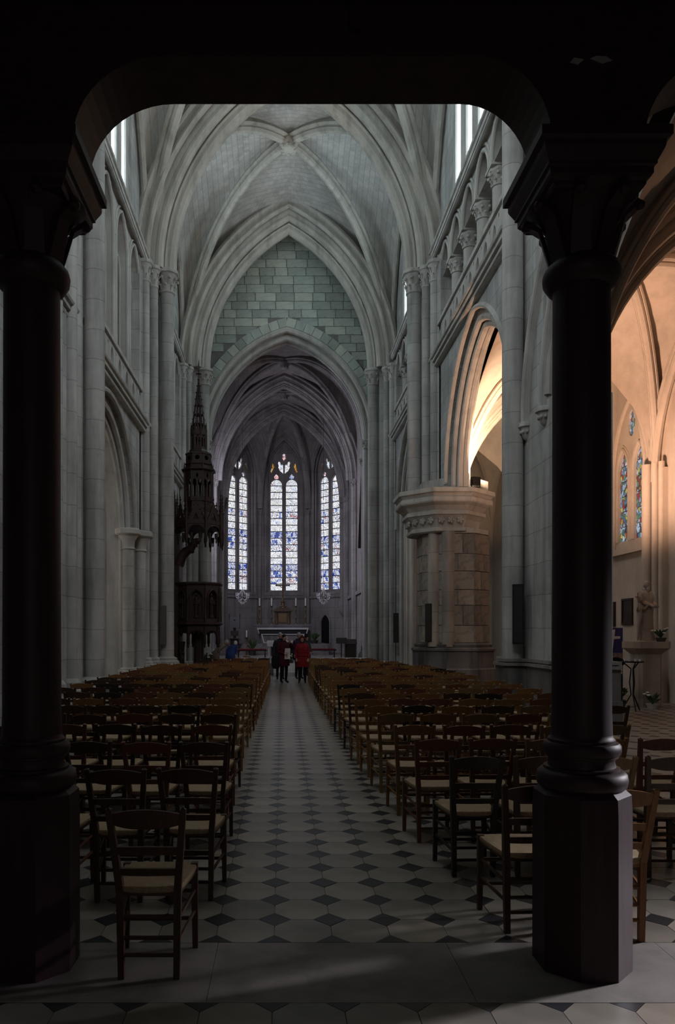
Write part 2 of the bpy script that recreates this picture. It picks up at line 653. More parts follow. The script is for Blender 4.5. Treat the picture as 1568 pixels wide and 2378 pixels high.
def arch_band(mb, u0, a, b, zs, n0, n1, mp, d0, d1, N=14, leg=None):
    P0 = parch(u0, a, b, zs, n0, N)
    P1 = parch(u0, a, b, zs, n1, N)
    if leg is not None:
        l0, l1 = leg if isinstance(leg, tuple) else (leg, leg)
        P0 = [(P0[0][0], l0)] + P0 + [(P0[-1][0], l1)]
        P1 = [(P1[0][0], l0)] + P1 + [(P1[-1][0], l1)]
    vs = []
    for p, q in zip(P0, P1):
        vs += [mp(*p, d0), mp(*q, d0), mp(*q, d1), mp(*p, d1)]
    fs = []
    for i in range(len(P0) - 1):
        for k in range(4):
            k2 = (k + 1) % 4
            fs.append((i * 4 + k, i * 4 + k2, i * 4 + 4 + k2, i * 4 + 4 + k))
    L = (len(P0) - 1) * 4
    fs += [(3, 2, 1, 0), (L, L + 1, L + 2, L + 3)]
    mb.add(vs, fs)


def arch_roll(mb, u0, a, b, zs, n, mp, d, r, N=14, leg=None, seg=8):
    P = parch(u0, a, b, zs, n, N)
    if leg is not None:
        l0, l1 = leg if isinstance(leg, tuple) else (leg, leg)
        P = [(P[0][0], l0)] + P + [(P[-1][0], l1)]
    mb.tube([mp(u, z, d) for u, z in P], r, seg)


def mapX(x):          # wall lying in the plane X = x, u along Y, d along X
    return lambda u, v, d: (x + d, u, v)


def mapY(y):          # wall lying in the plane Y = y, u along X
    return lambda u, v, d: (u, y + d, v)


def map_dir(o, dr, nr):
    return lambda u, v, d: (o[0] + dr[0] * u + nr[0] * d, o[1] + dr[1] * u + nr[1] * d, v)


def capital(mb, x, y, z0, r, h, leaves=8, ab=1.65):
    mb.lathe([(r * 1.0, 0), (r * 1.18, h * .04), (r * 1.18, h * .1), (r * 1.0, h * .13), (r * 1.04, h * .4), (r * 1.28, h * .68), (r * 1.5, h * .8)], (x, y, z0), 14)
    mb.ngon(8, [(r * 1.45, h * .8), (r * ab, h * .84), (r * ab, h * .95), (r * ab * .93, h)], (x, y, z0))
    for row, (zz, rr, q) in enumerate(((h * .34, 1.22, .2), (h * .62, 1.5, .24))):
        for k in range(leaves):
            a = 2 * pi * (k + .5 * row) / leaves
            mb.ball((x + cos(a) * r * rr, y + sin(a) * r * rr, z0 + zz), (r * q, r * q, r * q * 1.1), 6, 4)
            mb.bar((x + cos(a) * r * 1.02, y + sin(a) * r * 1.02, z0 + zz - h * .22), (x + cos(a) * r * rr, y + sin(a) * r * rr, z0 + zz), r * .3, r * .16, (cos(a), sin(a), 0), r * .2, r * .14)


def shaft(mb, x, y, z0, z1, r, base=0.0):
    if base > 0:
        mb.lathe([(r * 1.9, 0), (r * 1.9, base * .55), (r * 1.75, base * .6), (r * 1.8, base * .68), (r * 1.45, base * .78), (r * 1.5, base * .9), (r * 1.05, base)], (x, y, z0), 14)
    mb.lathe([(r, 0), (r, z1 - z0)], (x, y, z0), 14)


# vault --------------------------------------------------------------
def q_of(a, c):
    R = a + c
    b = sqrt(R * R - c * c)
    return lambda s: sqrt(max(R * R - (c + a * min(1, abs(s))) ** 2, 0)) / b


def vault_bay(parent, cx, cy, hx, hy, spr, D0, ridge1, mat, ribmat, cfrac=0.645, rib=0.13, webs='NSEW', ribs=True, key=0.3, N=12, flat=None):
    q = q_of(1.0, cfrac)
    Dm = lambda m: D0 * sqrt(max(1 - m * m, 0))
    Rg = lambda m: D0 + (ridge1 - D0) * m * m
    z = lambda s, m: spr + Dm(m) + (Rg(m) - Dm(m)) * q(s)
    us = [sin(pi / 2 * (i / N * 2 - 1)) for i in range(2 * N + 1)]
    ms = [sin(pi / 2 * i / N) for i in range(N + 1)]
    def cell(p, q_, L):
        """cell between two corners (signs); a corner named in flat keeps the ridge height instead of springing low"""
        fp, fq = (p == flat), (q_ == flat)

        def fn(s, m):
            x = (p[0] + (q_[0] - p[0]) * (s + 1) / 2) * m
            y = (p[1] + (q_[1] - p[1]) * (s + 1) / 2) * m
            sp = (s - 1) / 2 if fq else ((s + 1) / 2 if fp else s)
            return (cx + hx * x, cy + hy * y, z(sp, m))
        mb.grid(fn, us, ms, lambda s, m: (s * D0 * .9, m * L))
    mb = MB()
    if 'N' in webs:
        cell((-1, 1), (1, 1), hy)
    if 'S' in webs:
        cell((1, -1), (-1, -1), hy)
    if 'E' in webs:
        cell((1, 1), (1, -1), hx)
    if 'W' in webs:
        cell((-1, -1), (-1, 1), hx)
    mb.build('vault_web', mat, parent, recalc=False, smooth=40)
    if ribs:
        for dx, dy in ((1, 1), (-1, 1), (1, -1), (-1, -1)):
            if (dx, dy) == flat:
                continue
            r = MB()
            hd = Vector((dx * hx, dy * hy, 0))
            L = hd.length
            h = hd.normalized()
            side = h.cross(Vector((0, 0, 1)))
            P = []
            for i in range(19):
                th = pi / 2 * i / 18 * 0.995
                P.append((sin(th), cos(th)))

            def path(off, sd):
                out = []
                for sx, cz in P:
                    p = Vector((cx, cy, spr)) + hd * sx + Vector((0, 0, D0 * cz))
                    n = (h * (sx * D0) + Vector((0, 0, 1)) * (cz * L)).normalized()
                    out.append(p - n * off + side * sd)
                return out
            r.tube(path(rib * 1.75, 0), rib, 8)
            r.tube(path(rib * .8, rib * 1.0), rib * .62, 6)
            r.tube(path(rib * .8, -rib * 1.0), rib * .62, 6)
            r.tube(path(rib * .1, 0), rib * 1.1, 6)
            r.build('diagonal_rib', ribmat, parent)
        if key:
            k = MB()
            k.lathe([(key * .4, -.55), (key * .85, -.5), (key, -.35), (key, -.2), (key * .7, -.1), (key * .6, .15)], (cx, cy, spr + D0), 12)
            for i in range(8):
                a = 2 * pi * i / 8
                k.ball((cx + cos(a) * key * .75, cy + sin(a) * key * .75, spr + D0 - .48), key * .28, 6, 4)
            k.build('keystone', ribmat, parent)


def transverse(parent, u0, a, b, zs, mp, mat, th=.9, deep=.55, name='transverse_arch', rolls=True, N=18):
    mb = MB()
    arch_band(mb, u0, a, b, zs, th * .26, th * .80, mp, -deep * .30, deep * .30, N)
    arch_band(mb, u0, a, b, zs, th * .66, th * 1.05, mp, -deep * .80, deep * .80, N)
    arch_band(mb, u0, a, b, zs, th * .98, th * 1.5, mp, -deep * 1.05, deep * 1.05, N)
    if rolls:
        arch_roll(mb, u0, a, b, zs, th * .19, mp, 0, th * .21, N, seg=10)
        for sd in (-1, 1):
            arch_roll(mb, u0, a, b, zs, th * .56, mp, sd * deep * .62, th * .17, N, seg=10)
            arch_roll(mb, u0, a, b, zs, th * .36, mp, sd * deep * .34, th * .07, N, seg=6)
        arch_roll(mb, u0, a, b, zs, th * .95, mp, -deep * 1.06, th * .12, N)
        arch_roll(mb, u0, a, b, zs, th * 1.34, mp, -deep * 1.06, th * .10, N)
    return mb.build(name, mat, parent)


AX = 0.27               # nave axis
WL, WR = -4.4, 4.9      # inner wall planes of the nave
VCX, VHX = (WL + WR) / 2, (WR - WL) / 2
SPR = 13.42             # springing of the nave vault
P0, P1, P2 = 15.2, 24.1, 33.0   # pier lines

# ------------------------------------------------------------------ floor
floor_o = MB().box(-9.0, 10.0, -3.0, 52.5, -0.3, -0.012).build('floor', M['grout'], smooth=0)
tag(floor_o, 'church floor of pale octagonal tiles with small black squares between', 'floor', kind='structure')
TS, TX0, TY0 = 0.3264, -0.0435, 4.40
HD = 0.0945              # half diagonal of a black square
octo = []
g = 0.0012
e = TS / 2 - g
k = HD + g * 1.2
octo = [(-e + k, -e), (e - k, -e), (e, -e + k), (e, e - k), (e - k, e), (-e + k, e), (-e, e - k), (-e, -e + k)]
dia = [(0, -HD), (HD, 0), (0, HD), (-HD, 0)]
T0 = 4.074               # edge of the tiling against the threshold slabs
T1 = 3.405


def clip_poly(P, y, keep_above):
    out = []
    n = len(P)
    for i in range(n):
        a, b = P[i], P[(i + 1) % n]
        ia = (a[1] >= y) == keep_above
        ib = (b[1] >= y) == keep_above
        if ia:
            out.append(a)
        if ia != ib:
            t = (y - a[1]) / (b[1] - a[1])
            out.append((a[0] + (b[0] - a[0]) * t, y))
    return out


def tile_mesh(poly, h=0.012):
    mb = MB()
    n = len(poly)
    mb.add([(x, y, -h) for x, y in poly] + [(x * .996, y * .996, 0) for x, y in poly], [tuple(range(n, 2 * n))] + [(i, (i + 1) % n, n + (i + 1) % n, n + i) for i in range(n)])
    return mb


oct_me = tile_mesh(octo).mesh('floor_tile', M['tile_a'], 0)
dia_me = tile_mesh(dia).mesh('black_square_tile', M['tile_b'], 0)
cand_o, cand_d = [], []
for j in range(-20, 92):
    for i in range(-14, 31):
        x, y = TX0 + i * TS, TY0 + j * TS
        cand_d.append((x, y))
        cand_o.append((x + TS / 2, y + TS / 2))


def in_view(x, y):
    if y < 2.6:
        return False
    px = 655 + FPX * x / y
    py = 1471 + FPX * EYE / y
    return -60 < px < 1628 and py < 2440


def lay(cands, me, poly, mat, name, stuffname):
    near, far = [], MB()
    n = len(poly)
    full = []
    for (x, y) in cands:
        lo, hi = y + min(p[1] for p in poly), y + max(p[1] for p in poly)
        if y > 30.6:
            continue
        pl = [(x + px, y + py) for px, py in poly]
        cut = False
        if lo < T0 and hi > T1:
            if hi > T0 + .01 and y >= T0 - .02:
                pl = clip_poly(pl, T0, True)
                cut = True
            elif lo < T1 - .01 and y <= T1 + .06:
                pl = clip_poly(pl, T1, False)
                cut = True
            else:
                continue
        if len(pl) < 3:
            continue
        full.append((x, y, pl, cut))
    vis = sorted([f for f in full if in_view(f[0], f[1])], key=lambda f: f[1])[:296]
    vs = set((f[0], f[1]) for f in vis)
    for f in vis:
        if f[3]:
            cx = sum(p[0] for p in f[2]) / len(f[2]); cy = sum(p[1] for p in f[2]) / len(f[2])
            o = tile_mesh([(p[0] - cx, p[1] - cy) for p in f[2]]).build(name, mat, floor_o, (cx, cy, 0), 0)
        else:
            o = bpy.data.objects.new(name, me)
            COL.objects.link(o)
            o.parent = floor_o
            o.location = (f[0], f[1], rnd.uniform(-.0012, .0008))
    for f in full:
        if (f[0], f[1]) in vs or f[1] < 2.0:
            continue
        pl = f[2]
        m = len(pl)
        far.add([(p[0], p[1], -.012) for p in pl] + [(p[0], p[1], 0) for p in pl], [tuple(range(m, 2 * m))] + [(i, (i + 1) % m, m + (i + 1) % m, m + i) for i in range(m)])
    o = far.build(stuffname, mat, floor_o, None, 0, recalc=False)
    o['kind'] = 'stuff'


lay(cand_o, oct_me, octo, M['tile_a'], 'floor_tile', 'distant_floor_tiles')
lay(cand_d, dia_me, dia, M['tile_b'], 'black_square_tile', 'distant_black_tiles')
xs = [-4.4, -1.9, -0.35, 0.9, 2.05, 3.3, 5.0, 7.2, 9.6]
for a, b in zip(xs[:-1], xs[1:]):
    MB().box(a + .0012, b - .0012, T1 + .004, T0 - .004, -.012, rnd.uniform(-.001, .001)).build('threshold_slab', M['slab'], floor_o, None, 0)

# ------------------------------------------------------------------ nave walls
LANCETS = [(-1.22, 0.36), (0.0, 0.36), (1.22, 0.36)]


def clerestory(parent, x, sgn, yc, z0=13.9, zs=18.0, a=1.85):
    """two lancets under a pointed head; sgn points into the nave"""
    mp = mapX(x)
    return mp, [(yc + u, w) for u, w in LANCETS], z0, zs


def bay_wall(name_parent, x, sgn, ya, yb, arch, zstr, zrail, ztop, cler, mat=M['wall_y'], right=False, la=0, lb=0):
    """arcade, string course, balustrade, triforium and clerestory of one bay. d runs out of the nave (-sgn)"""
    par = name_parent
    mp = lambda u, v, d: (x - sgn * d, u, v)
    yc = (ya + yb) / 2
    TH = 1.1
    TA_ = .72 if right else 1.1
    # arcade wall
    mb = MB()
    if arch:
        (c, a, b, zs) = arch
        P = parch(c, a, b, zs, .42, 14)
        out = [(ya, la)] + [(P[0][0], la)] + P + [(P[-1][0], lb)] + [(yb, lb), (yb, zstr), (ya, zstr)]
        mb.panel(out, [], mp, 0, TA_)
    else:
        mb.panel([(ya, 0), (yb, 0), (yb, zstr), (ya, zstr)], [], mp, 0, TA_)
    mb.build('arcade_wall', mat, par, smooth=0)
    if arch:
        m2 = MB()
        arch_band(m2, c, a, b, zs, .18, .46, mp, .15, TA_ - .08, 16, leg=(la, lb))
        arch_band(m2, c, a, b, zs, 0, .24, mp, .30, TA_ - .22, 16, leg=(la, lb))
        arch_roll(m2, c, a, b, zs, .20, mp, .20, .10, 16, leg=(la, lb))
        arch_roll(m2, c, a, b, zs, .03, mp, .33, .09, 16, leg=(la, lb))
        arch_roll(m2, c, a, b, zs, .03, mp, TA_ - .24, .09, 16, leg=(la, lb))
        arch_roll(m2, c, a, b, zs, .44, mp, .0, .07, 16)
        m2.build('arch_moulding', M['moulding'], par)
    # string course
    s = MB()
    s.panel([(ya, zstr - .34), (yb, zstr - .34), (yb, zstr - .2), (ya, zstr - .2)], [], mp, -.10, .3)
    s.panel([(ya, zstr - .18), (yb, zstr - .18), (yb, zstr - .03), (ya, zstr - .03)], [], mp, -.20, .3)
    s.tube([mp(ya, zstr - .27, -.1), mp(yb, zstr - .27, -.1)], .06, 8)
    s.tube([mp(ya, zstr - .02, -.2), mp(yb, zstr - .02, -.2)], .07, 8)
    s.build('string_course', M['moulding'], par)
    # triforium back wall and colonnade
    bd = .75 if right else .36
    MB().panel([(ya, zstr - .1), (yb, zstr - .1), (yb, ztop), (ya, ztop)], [], mp, bd, TH).build('triforium_back_wall', mat, par, smooth=0)
    n = 5 if right else 4
    w = (yb - ya - 1.9) / n
    y0 = ya + .95
    zc = ztop - (1.0 if right else 1.25)
    holes = []
    hwd = w / 2 - (.13 if right else .16)
    hrs = w * .60 if right else w * .62
    if right:
        # one open band with arches above the columns
        for i in range(n):
            cy = y0 + w * (i + .5)
            P = parch(cy, hwd, hrs, zc, 0, 8)
            holes.append([(P[0][0], zc - .02)] + P + [(P[-1][0], zc - .02)])
        tb = MB()
        tb.panel([(ya, zc - .03), (yb, zc - .03), (yb, ztop), (ya, ztop)], holes, mp, .06, .46)
    else:
        for i in range(n):
            cy = y0 + w * (i + .5)
            P = parch(cy, hwd, hrs, zc, 0, 8)
            holes.append([(P[0][0], zstr + .02)] + P + [(P[-1][0], zstr + .02)])
        tb = MB()
        tb.panel([(ya, zstr), (yb, zstr), (yb, ztop), (ya, ztop)], holes, mp, .06, .35)
    tb.panel([(ya, zstr), (y0 - .12, zstr), (y0 - .12, ztop), (ya, ztop)], [], mp, .02, .5)
    tb.panel([(yb - (y0 - ya) + .12, zstr), (yb, zstr), (yb, ztop), (yb - (y0 - ya) + .12, ztop)], [], mp, .02, .5)
    tb.build('triforium_arcade', M['moulding'], par, smooth=0)
    tm = MB()
    for i in range(n):
        cy = y0 + w * (i + .5)
        lg = None if right else zstr + .1
        arch_roll(tm, cy, hwd + .03, hrs, zc, 0, mp, .05, .055, 8, leg=lg)
        arch_roll(tm, cy, hwd + .03, hrs, zc, .13, mp, .05, .04, 8)
        if not right:
            arch_roll(tm, cy - hwd * .5, hwd * .42, hwd * .6, zc - .35, 0, mp, .25, .04, 6, leg=zstr)
            arch_roll(tm, cy + hwd * .5, hwd * .42, hwd * .6, zc - .35, 0, mp, .25, .04, 6, leg=zstr)
    tm.build('triforium_moulding', M['moulding'], par)
    for i in range(0 if right else 1, n + 1 if right else n):
        cy = y0 + w * i
        cm = MB()
        r = .17 if right else .07
        p = mp(cy, 0, .26 if right else .10)
        if right:
            shaft(cm, p[0], p[1], zstr, zc - .5, r, .3)
            capital(cm, p[0], p[1], zc - .5, r, .42, 8, 1.5)
            cm.box(p[0] - .27, p[0] + .27, p[1] - .27, p[1] + .27, zc - .09, zc)
        else:
            shaft(cm, p[0], p[1], zstr, zc, r, .2)
        cm.build('triforium_column', M['moulding'], par)
    # balustrade
    nb = 10 if right else 8
    bw = (yb - ya - 1.6) / nb
    holes = []
    for i in range(nb):
        cy = ya + .8 + bw * (i + .5)
        P = parch(cy, bw * .19, bw * .36, zstr + (zrail - zstr) * .50, 0, 6)
        holes.append([(P[0][0], zstr + .3)] + P + [(P[-1][0], zstr + .3)])
        holes.append([(cy + bw * .5 + cos(2 * pi * q / 8) * .05, zrail - .25 + sin(2 * pi * q / 8) * .05) for q in range(8)])
    bl = MB()
    bl.panel([(ya + .75, zstr), (yb - .75, zstr), (yb - .75, zrail - .12), (ya + .75, zrail - .12)], holes, mp, .0, .12)
    bl.panel([(ya + .7, zrail - .12), (yb - .7, zrail - .12), (yb - .7, zrail), (ya + .7, zrail)], [], mp, -.06, .18)
    bl.build('balustrade', M['moulding'], par, smooth=0)
    # upper string course
    s = MB()
    s.panel([(ya, ztop - .1), (yb, ztop - .1), (yb, ztop + .08), (ya, ztop + .08)], [], mp, -.16, .4)
    s.tube([mp(ya, ztop + .08, -.16), mp(yb, ztop + .08, -.16)], .06, 8)
    s.tube([mp(ya, ztop - .1, -.08), mp(yb, ztop - .1, -.08)], .06, 8)
    s.build('upper_string_course', M['moulding'], par)
    # clerestory wall with two lancets
    zb, zsp = (13.95 if right else ztop + .5), 17.6
    holes = []
    for u, hw in LANCETS:
        P = parch(yc + u, hw, hw * 1.9, zsp, 0, 8)
        holes.append([(P[0][0], zb)] + P + [(P[-1][0], zb)])
    cw = MB()
    cw.panel([(ya, ztop), (yb, ztop), (yb, 21.4), (ya, 21.4)], holes, mp, .12, .62)
    cw.build('clerestory_wall', mat, par, smooth=0)
    cm = MB()
    for u, hw in LANCETS:
        arch_roll(cm, yc + u, hw, hw * 1.9, zsp, .02, mp, .12, .07, 8, leg=zb)
        arch_roll(cm, yc + u, hw, hw * 1.9, zsp, .2, mp, .10, .05, 8, leg=zb)
    cm.build('window_moulding', M['moulding'], par)
    for u, hw in LANCETS:
        rows = 7
        H = (zsp + hw * 1.6 - zb)
        for i in range(rows):
            za, zb_ = zb + H * i / rows + .02, zb + H * (i + 1) / rows - .02
            f = 1.0 if za < zsp else max(.25, 1 - (za - zsp) / (hw * 2.2))
            MB().panel([(yc + u - hw * .97 * f, za), (yc + u + hw * .97 * f, za), (yc + u + hw * .97 * f, zb_), (yc + u - hw * .97 * f, zb_)], [], mp, .44, .46).build('pane', cler, par, smooth=0)
    MB().panel([(yc - 2.2, zb - .3), (yc + 2.2, zb - .3), (yc + 2.2, 20.6), (yc - 2.2, 20.6)], [], mp, .64, .70).build('closing_sheet', M['lead'], par, smooth=0)  # unseen dark sheet added behind the panes to close the opening
    # wall rib
    wr = MB()
    c_, R_ = .645 * (yb - ya) / 2, 1.645 * (yb - ya) / 2
    arch_roll(wr, yc, (yb - ya) / 2 - .15, 6.95, SPR, -.05, mp, -.02, .11, 14)
    arch_band(wr, yc, (yb - ya) / 2 - .15, 6.95, SPR, 0, .3, mp, -.02, .2, 14)
    wr.build('wall_rib', M['rib'], par)


wl = thing('wall_left', 'left nave wall of grey stone with blind triforium and narrow balustrade', 'wall', kind='structure')
bay_wall(wl, WL, 1, P0, P1, (19.0, 2.75, 2.75, 4.64), 8.3, 9.35, 13.55, M['clear'])
bay_wall(wl, WL, 1, P1, P2, (28.5, 2.75, 2.75, 4.64), 8.3, 9.35, 13.55, M['clear'])
bay_wall(wl, WL, 1, 6.3, P0, None, 8.3, 9.35, 13.55, M['clear'])
wr_ = thing('wall_right', 'right nave wall of grey stone with open triforium colonnade and tall arches', 'wall', kind='structure')
bay_wall(wr_, WR, -1, P0, P1, (18.95, 2.75, 3.4, 6.15), 10.35, 11.4, 13.75, M['clear'], right=True, lb=6.0)
bay_wall(wr_, WR, -1, P1, P2, (28.5, 2.75, 3.4, 6.15), 10.35, 11.4, 13.75, M['clear'], right=True, la=6.0)
bay_wall(wr_, WR, -1, 6.3, P0, (10.2, 3.0, 3.4, 6.1), 10.35, 11.4, 13.75, M['clear'], right=True)
# west end of the walls, beside and above the gallery
MB().box(WL - 1.1, WL, -3.0, 6.3, 0, 21.4).build('west_wall_stretch', M['wall_y'], wl, smooth=0)
MB().box(WR, WR + 1.1, -3.0, 6.3, 5.4, 21.4).build('west_wall_stretch', M['wall_y'], wr_, smooth=0)

# hollow mouldings of the near right arch, rising from two small corbels
hm = MB()
mpR = lambda u, v, d: (WR + d, u, v)
for y, z0, rb in ((14.75, 5.87, 3.75), (13.75, 5.87, 3.2)):
    a = y - 10.2
    arch_band(hm, 10.2, a - .10, rb + .35, z0, 0, .12, mpR, -.10, .0, 18)
    arch_roll(hm, 10.2, a - .04, rb + .35, z0, 0, mpR, -.11, .05, 18)
hm.build('hollow_arch_moulding', M['moulding'], wr_)
for y in (14.75, 13.72):
    c = MB()
    c.lathe([(.02, -.26), (.07, -.22), (.11, -.12), (.14, -.02), (.18, .0), (.18, .07), (.15, .09)], (WR - .02, y, 5.80), 12)
    for k in range(5):
        a = pi / 2 + pi * (k + .5) / 5
        c.ball((WR - .02 + cos(a) * .12, y + sin(a) * .12, 5.70), .035, 6, 4)
    c.build('corbel', M['moulding'], wr_)

# ------------------------------------------------------------------ piers
def cluster(name, label, x, sgn, yc, z0, zc, base, front=.56, mat=M['pier'], cap=.8, plinth=None):
    """clustered wall pier: front shaft, two middle shafts, two outer shafts. sgn points into the nave"""
    t = thing(name, label, 'pier', (x, yc, 0), kind='structure')
    core = MB()
    k = sgn
    pts = [(-k * .5, -1.25), (k * .0, -1.25), (k * .0, -1.05), (k * .06, -1.02), (k * -.02, -.90), (k * .10, -.70), (k * .18, -.62), (k * .20, -.50), (k * .16, -.42), (k * .34, -.30), (k * .36, -.24), (k * (front - .26), -.20),
           (k * (front - .26), .20), (k * .36, .24), (k * .34, .30), (k * .16, .42), (k * .20, .50), (k * .18, .62), (k * .10, .70), (k * -.02, .90), (k * .06, 1.02), (k * .0, 1.05), (k * .0, 1.25), (-k * .5, 1.25)]
    core.panel(pts, [], lambda u, v, d: (u, v, d), z0, zc + cap)
    core.build('pier_core', mat, t, smooth=0)
    spec = [(k * front, 0, .225, zc), (k * .30, -.46, .135, zc), (k * .30, .46, .135, zc), (k * .10, -.86, .145, zc), (k * .10, .86, .145, zc)]
    for sx, sy, r, zz in spec:
        m = MB()
        shaft(m, sx, sy, z0, zz, r, base)
        m.build('shaft', mat, t)
    for sx, sy, r, zz in spec:
        m = MB()
        capital(m, sx, sy, zz, r, cap * (.95 if r > .2 else .86), 8 if r > .2 else 6)
        m.build('capital', M['moulding'], t)
    if plinth:
        m = MB()
        m.panel([(-k * .5, -1.5), (k * .25, -1.5), (k * (front + .35), -.6), (k * (front + .35), .6), (k * .25, 1.5), (-k * .5, 1.5)], [], lambda u, v, d: (u, v, d), 0, plinth)
        m.build('plinth', mat, t, smooth=0)
    return t


cluster('stone_pier', 'clustered left pier of pale shafts with leafy capitals beside the pulpit', WL, 1, P1, .45, SPR - .72, .5, .66, plinth=.55)
cluster('stone_pier', 'far left clustered pier behind the pulpit carrying the choir arch', WL, 1, P2, 0, SPR - .72, .5, .95)
cluster('stone_pier', 'far right clustered pier carrying the choir arch, its shafts running to the floor', WR, -1, P2, 0, SPR - .72, .5, .85)
cluster('stone_pier', 'right clustered shafts with leafy capitals standing on the broad moulded capital', WR, -1, P1, 6.0, SPR - .72, .3, .60)
# near left pier: one large and one small shaft and flat pilasters
t = thing('stone_pier', 'nearest left pier of one thick and one thin shaft beside the dark column', 'pier', (WL, P0, 0), kind='structure')
m = MB()
m.panel([(-.5, -1.4), (.0, -1.4), (.0, -1.06), (.05, -1.0), (-.02, -.9), (.0, -.8), (.13, -.72), (.15, -.60), (.04, -.5), (.04, -.22), (.2, -.14), (.28, -.05), (.30, .03), (.22, .1), (.22, .5), (.3, .9), (-.5, 1.4)], [], lambda u, v, d: (u, v, d), 0, SPR + .4)
m.build('pier_core', M['pier'], t, smooth=0)
for sx, sy, r in ((.48, .28, .215), (.16, -.36, .135), (.06, -.95, .12)):
    m = MB(); shaft(m, sx, sy, 0, SPR - .3, r, .8); m.build('shaft', M['pier'], t)
m = MB()
m.panel([(-.5, -1.5), (.2, -1.5), (.75, -.2), (.75, .7), (.3, 1.3), (-.5, 1.4)], [], lambda u, v, d: (u, v, d), 0, .42)
m.build('plinth', M['pier'], t, smooth=0)
# near right pier
t = thing('stone_pier', 'near right pier with one thick shaft and a long black loudspeaker on it', 'pier', (WR, P0, 0), kind='structure')
m = MB(); shaft(m, -.24, -.25, 0, SPR, .21, 0); m.build('shaft', M['pier'], t)
m = MB(); m.box(-.16, .3, -.08, .5, 0, SPR); m.box(-.02, 1.0, -2.0, .8, 1.2, 6.0); m.build('pier_core', M['pier'], t, smooth=0)
m = MB()
m.panel([(1.1, -2.1), (-.08, -2.1), (-.08, -.6), (-.5, -.5), (-.5, .05), (-.2, .3), (-.2, .9), (1.1, .9)], [], lambda u, v, d: (u, v, d), 0, 1.06)
m.panel([(1.1, -2.18), (-.16, -2.18), (-.16, -.68), (-.6, -.56), (-.6, .1), (-.3, .35), (-.3, .98), (1.1, .98)], [], lambda u, v, d: (u, v, d), 0, .5)
m.build('plinth', M['plinth'], t, smooth=0)
m = MB()
for zz, o in ((1.06, .0), (1.14, -.05)):
    m.panel([(1.1, -2.14), (-.12 - o, -2.14), (-.12 - o, -.64), (-.54 - o, -.53), (-.54 - o, .08), (-.24, .33), (-.24, .94), (1.1, .94)], [], lambda u, v, d: (u, v, d), zz, zz + .06)
m.build('plinth_moulding', M['plinth_top'], t, smooth=0)

# broad right pier with the moulded capital
PX, PY = 5.32, 23.1
t = thing('stone_pier', 'broad right pier of stained stone blocks under a heavy moulded capital', 'pier', (PX, PY, 0), kind='structure')
m = MB(); m.ngon(8, [(1.0, 1.2), (1.0, 4.85)]); m.build('pier_core', M['joint'], t, smooth=0)
m = MB()
m.ngon(8, [(1.22, 0), (1.22, .62), (1.16, .66), (1.16, 1.16), (1.2, 1.18), (1.2, 1.24), (1.1, 1.28), (1.12, 1.36), (1.04, 1.42)])
m.build('plinth', M['plinth'], t, smooth=0)
m = MB()
m.ngon(8, [(1.0, 4.72), (1.06, 4.76), (1.06, 4.84), (1.0, 4.88), (1.06, 5.1), (1.16, 5.22), (1.2, 5.24), (1.2, 5.34), (1.14, 5.38), (1.24, 5.5), (1.38, 5.58), (1.4, 5.62), (1.4, 5.72), (1.34, 5.76), (1.4, 5.84), (1.46, 5.86), (1.46, 5.98), (1.4, 6.0)], (-.3, 0, 0))
cp = m.build('moulded_capital', M['moulding'], t, smooth=0)
for k in range(3):
    for j in (-.28, 0, .28):
        ang = -pi + k * pi / 4
        r = MB()
        c, s_ = cos(ang), sin(ang)
        px, py = -.3 + c * 1.10 - s_ * j, s_ * 1.10 + c * j
        for q in range(5):
            a = 2 * pi * q / 5
            r.ball((px - s_ * cos(a) * .065, py + c * cos(a) * .065, 5.08 + sin(a) * .065), .045, 6, 4)
        r.ball((px, py, 5.08), .045, 6, 4)
        r.build('rosette', M['moulding'], cp)
bm_ = MB()
bm_.ngon(8, [(1.0, 6.0), (1.0, 6.35), (.9, 6.36)])
bm_.build('upper_block', M['pier'], t, smooth=0)
unit = MB()
b0 = .04
unit.add([(-.5, -.5, -.5), (.5, -.5, -.5), (.5, .5, -.5), (-.5, .5, -.5), (-.5, -.5, .5 - b0), (.5, -.5, .5 - b0), (.5, .5, .5 - b0), (-.5, .5, .5 - b0),
          (-.5 + b0 * .6, -.5 + b0, .5), (.5 - b0 * .6, -.5 + b0, .5), (.5 - b0 * .6, .5 - b0, .5), (-.5 + b0 * .6, .5 - b0, .5)],
         [(3, 2, 1, 0), (0, 1, 5, 4), (1, 2, 6, 5), (2, 3, 7, 6), (3, 0, 4, 7), (4, 5, 9, 8), (5, 6, 10, 9), (6, 7, 11, 10), (7, 4, 8, 11), (8, 9, 10, 11)])
blk_me = {}
for key in ('block', 'block_warm'):
    blk_me[key] = unit.mesh('stone_block', M[key], 0)


def block(key, parent, c, w, h, d, ang, name='stone_block'):
    """unit block: X width, Y height, Z outward -> placed upright facing angle ang (normal direction in plan)"""
    o = bpy.data.objects.new(name, blk_me[key])
    COL.objects.link(o)
    o.parent = parent
    nx, ny = cos(ang), sin(ang)
    R = Matrix(((-ny, 0, nx), (nx, 0, ny), (0, 1, 0))).to_4x4()
    o.matrix_local = Matrix.Translation(c) @ R @ Matrix.Diagonal((w, h, d, 1))
    return o


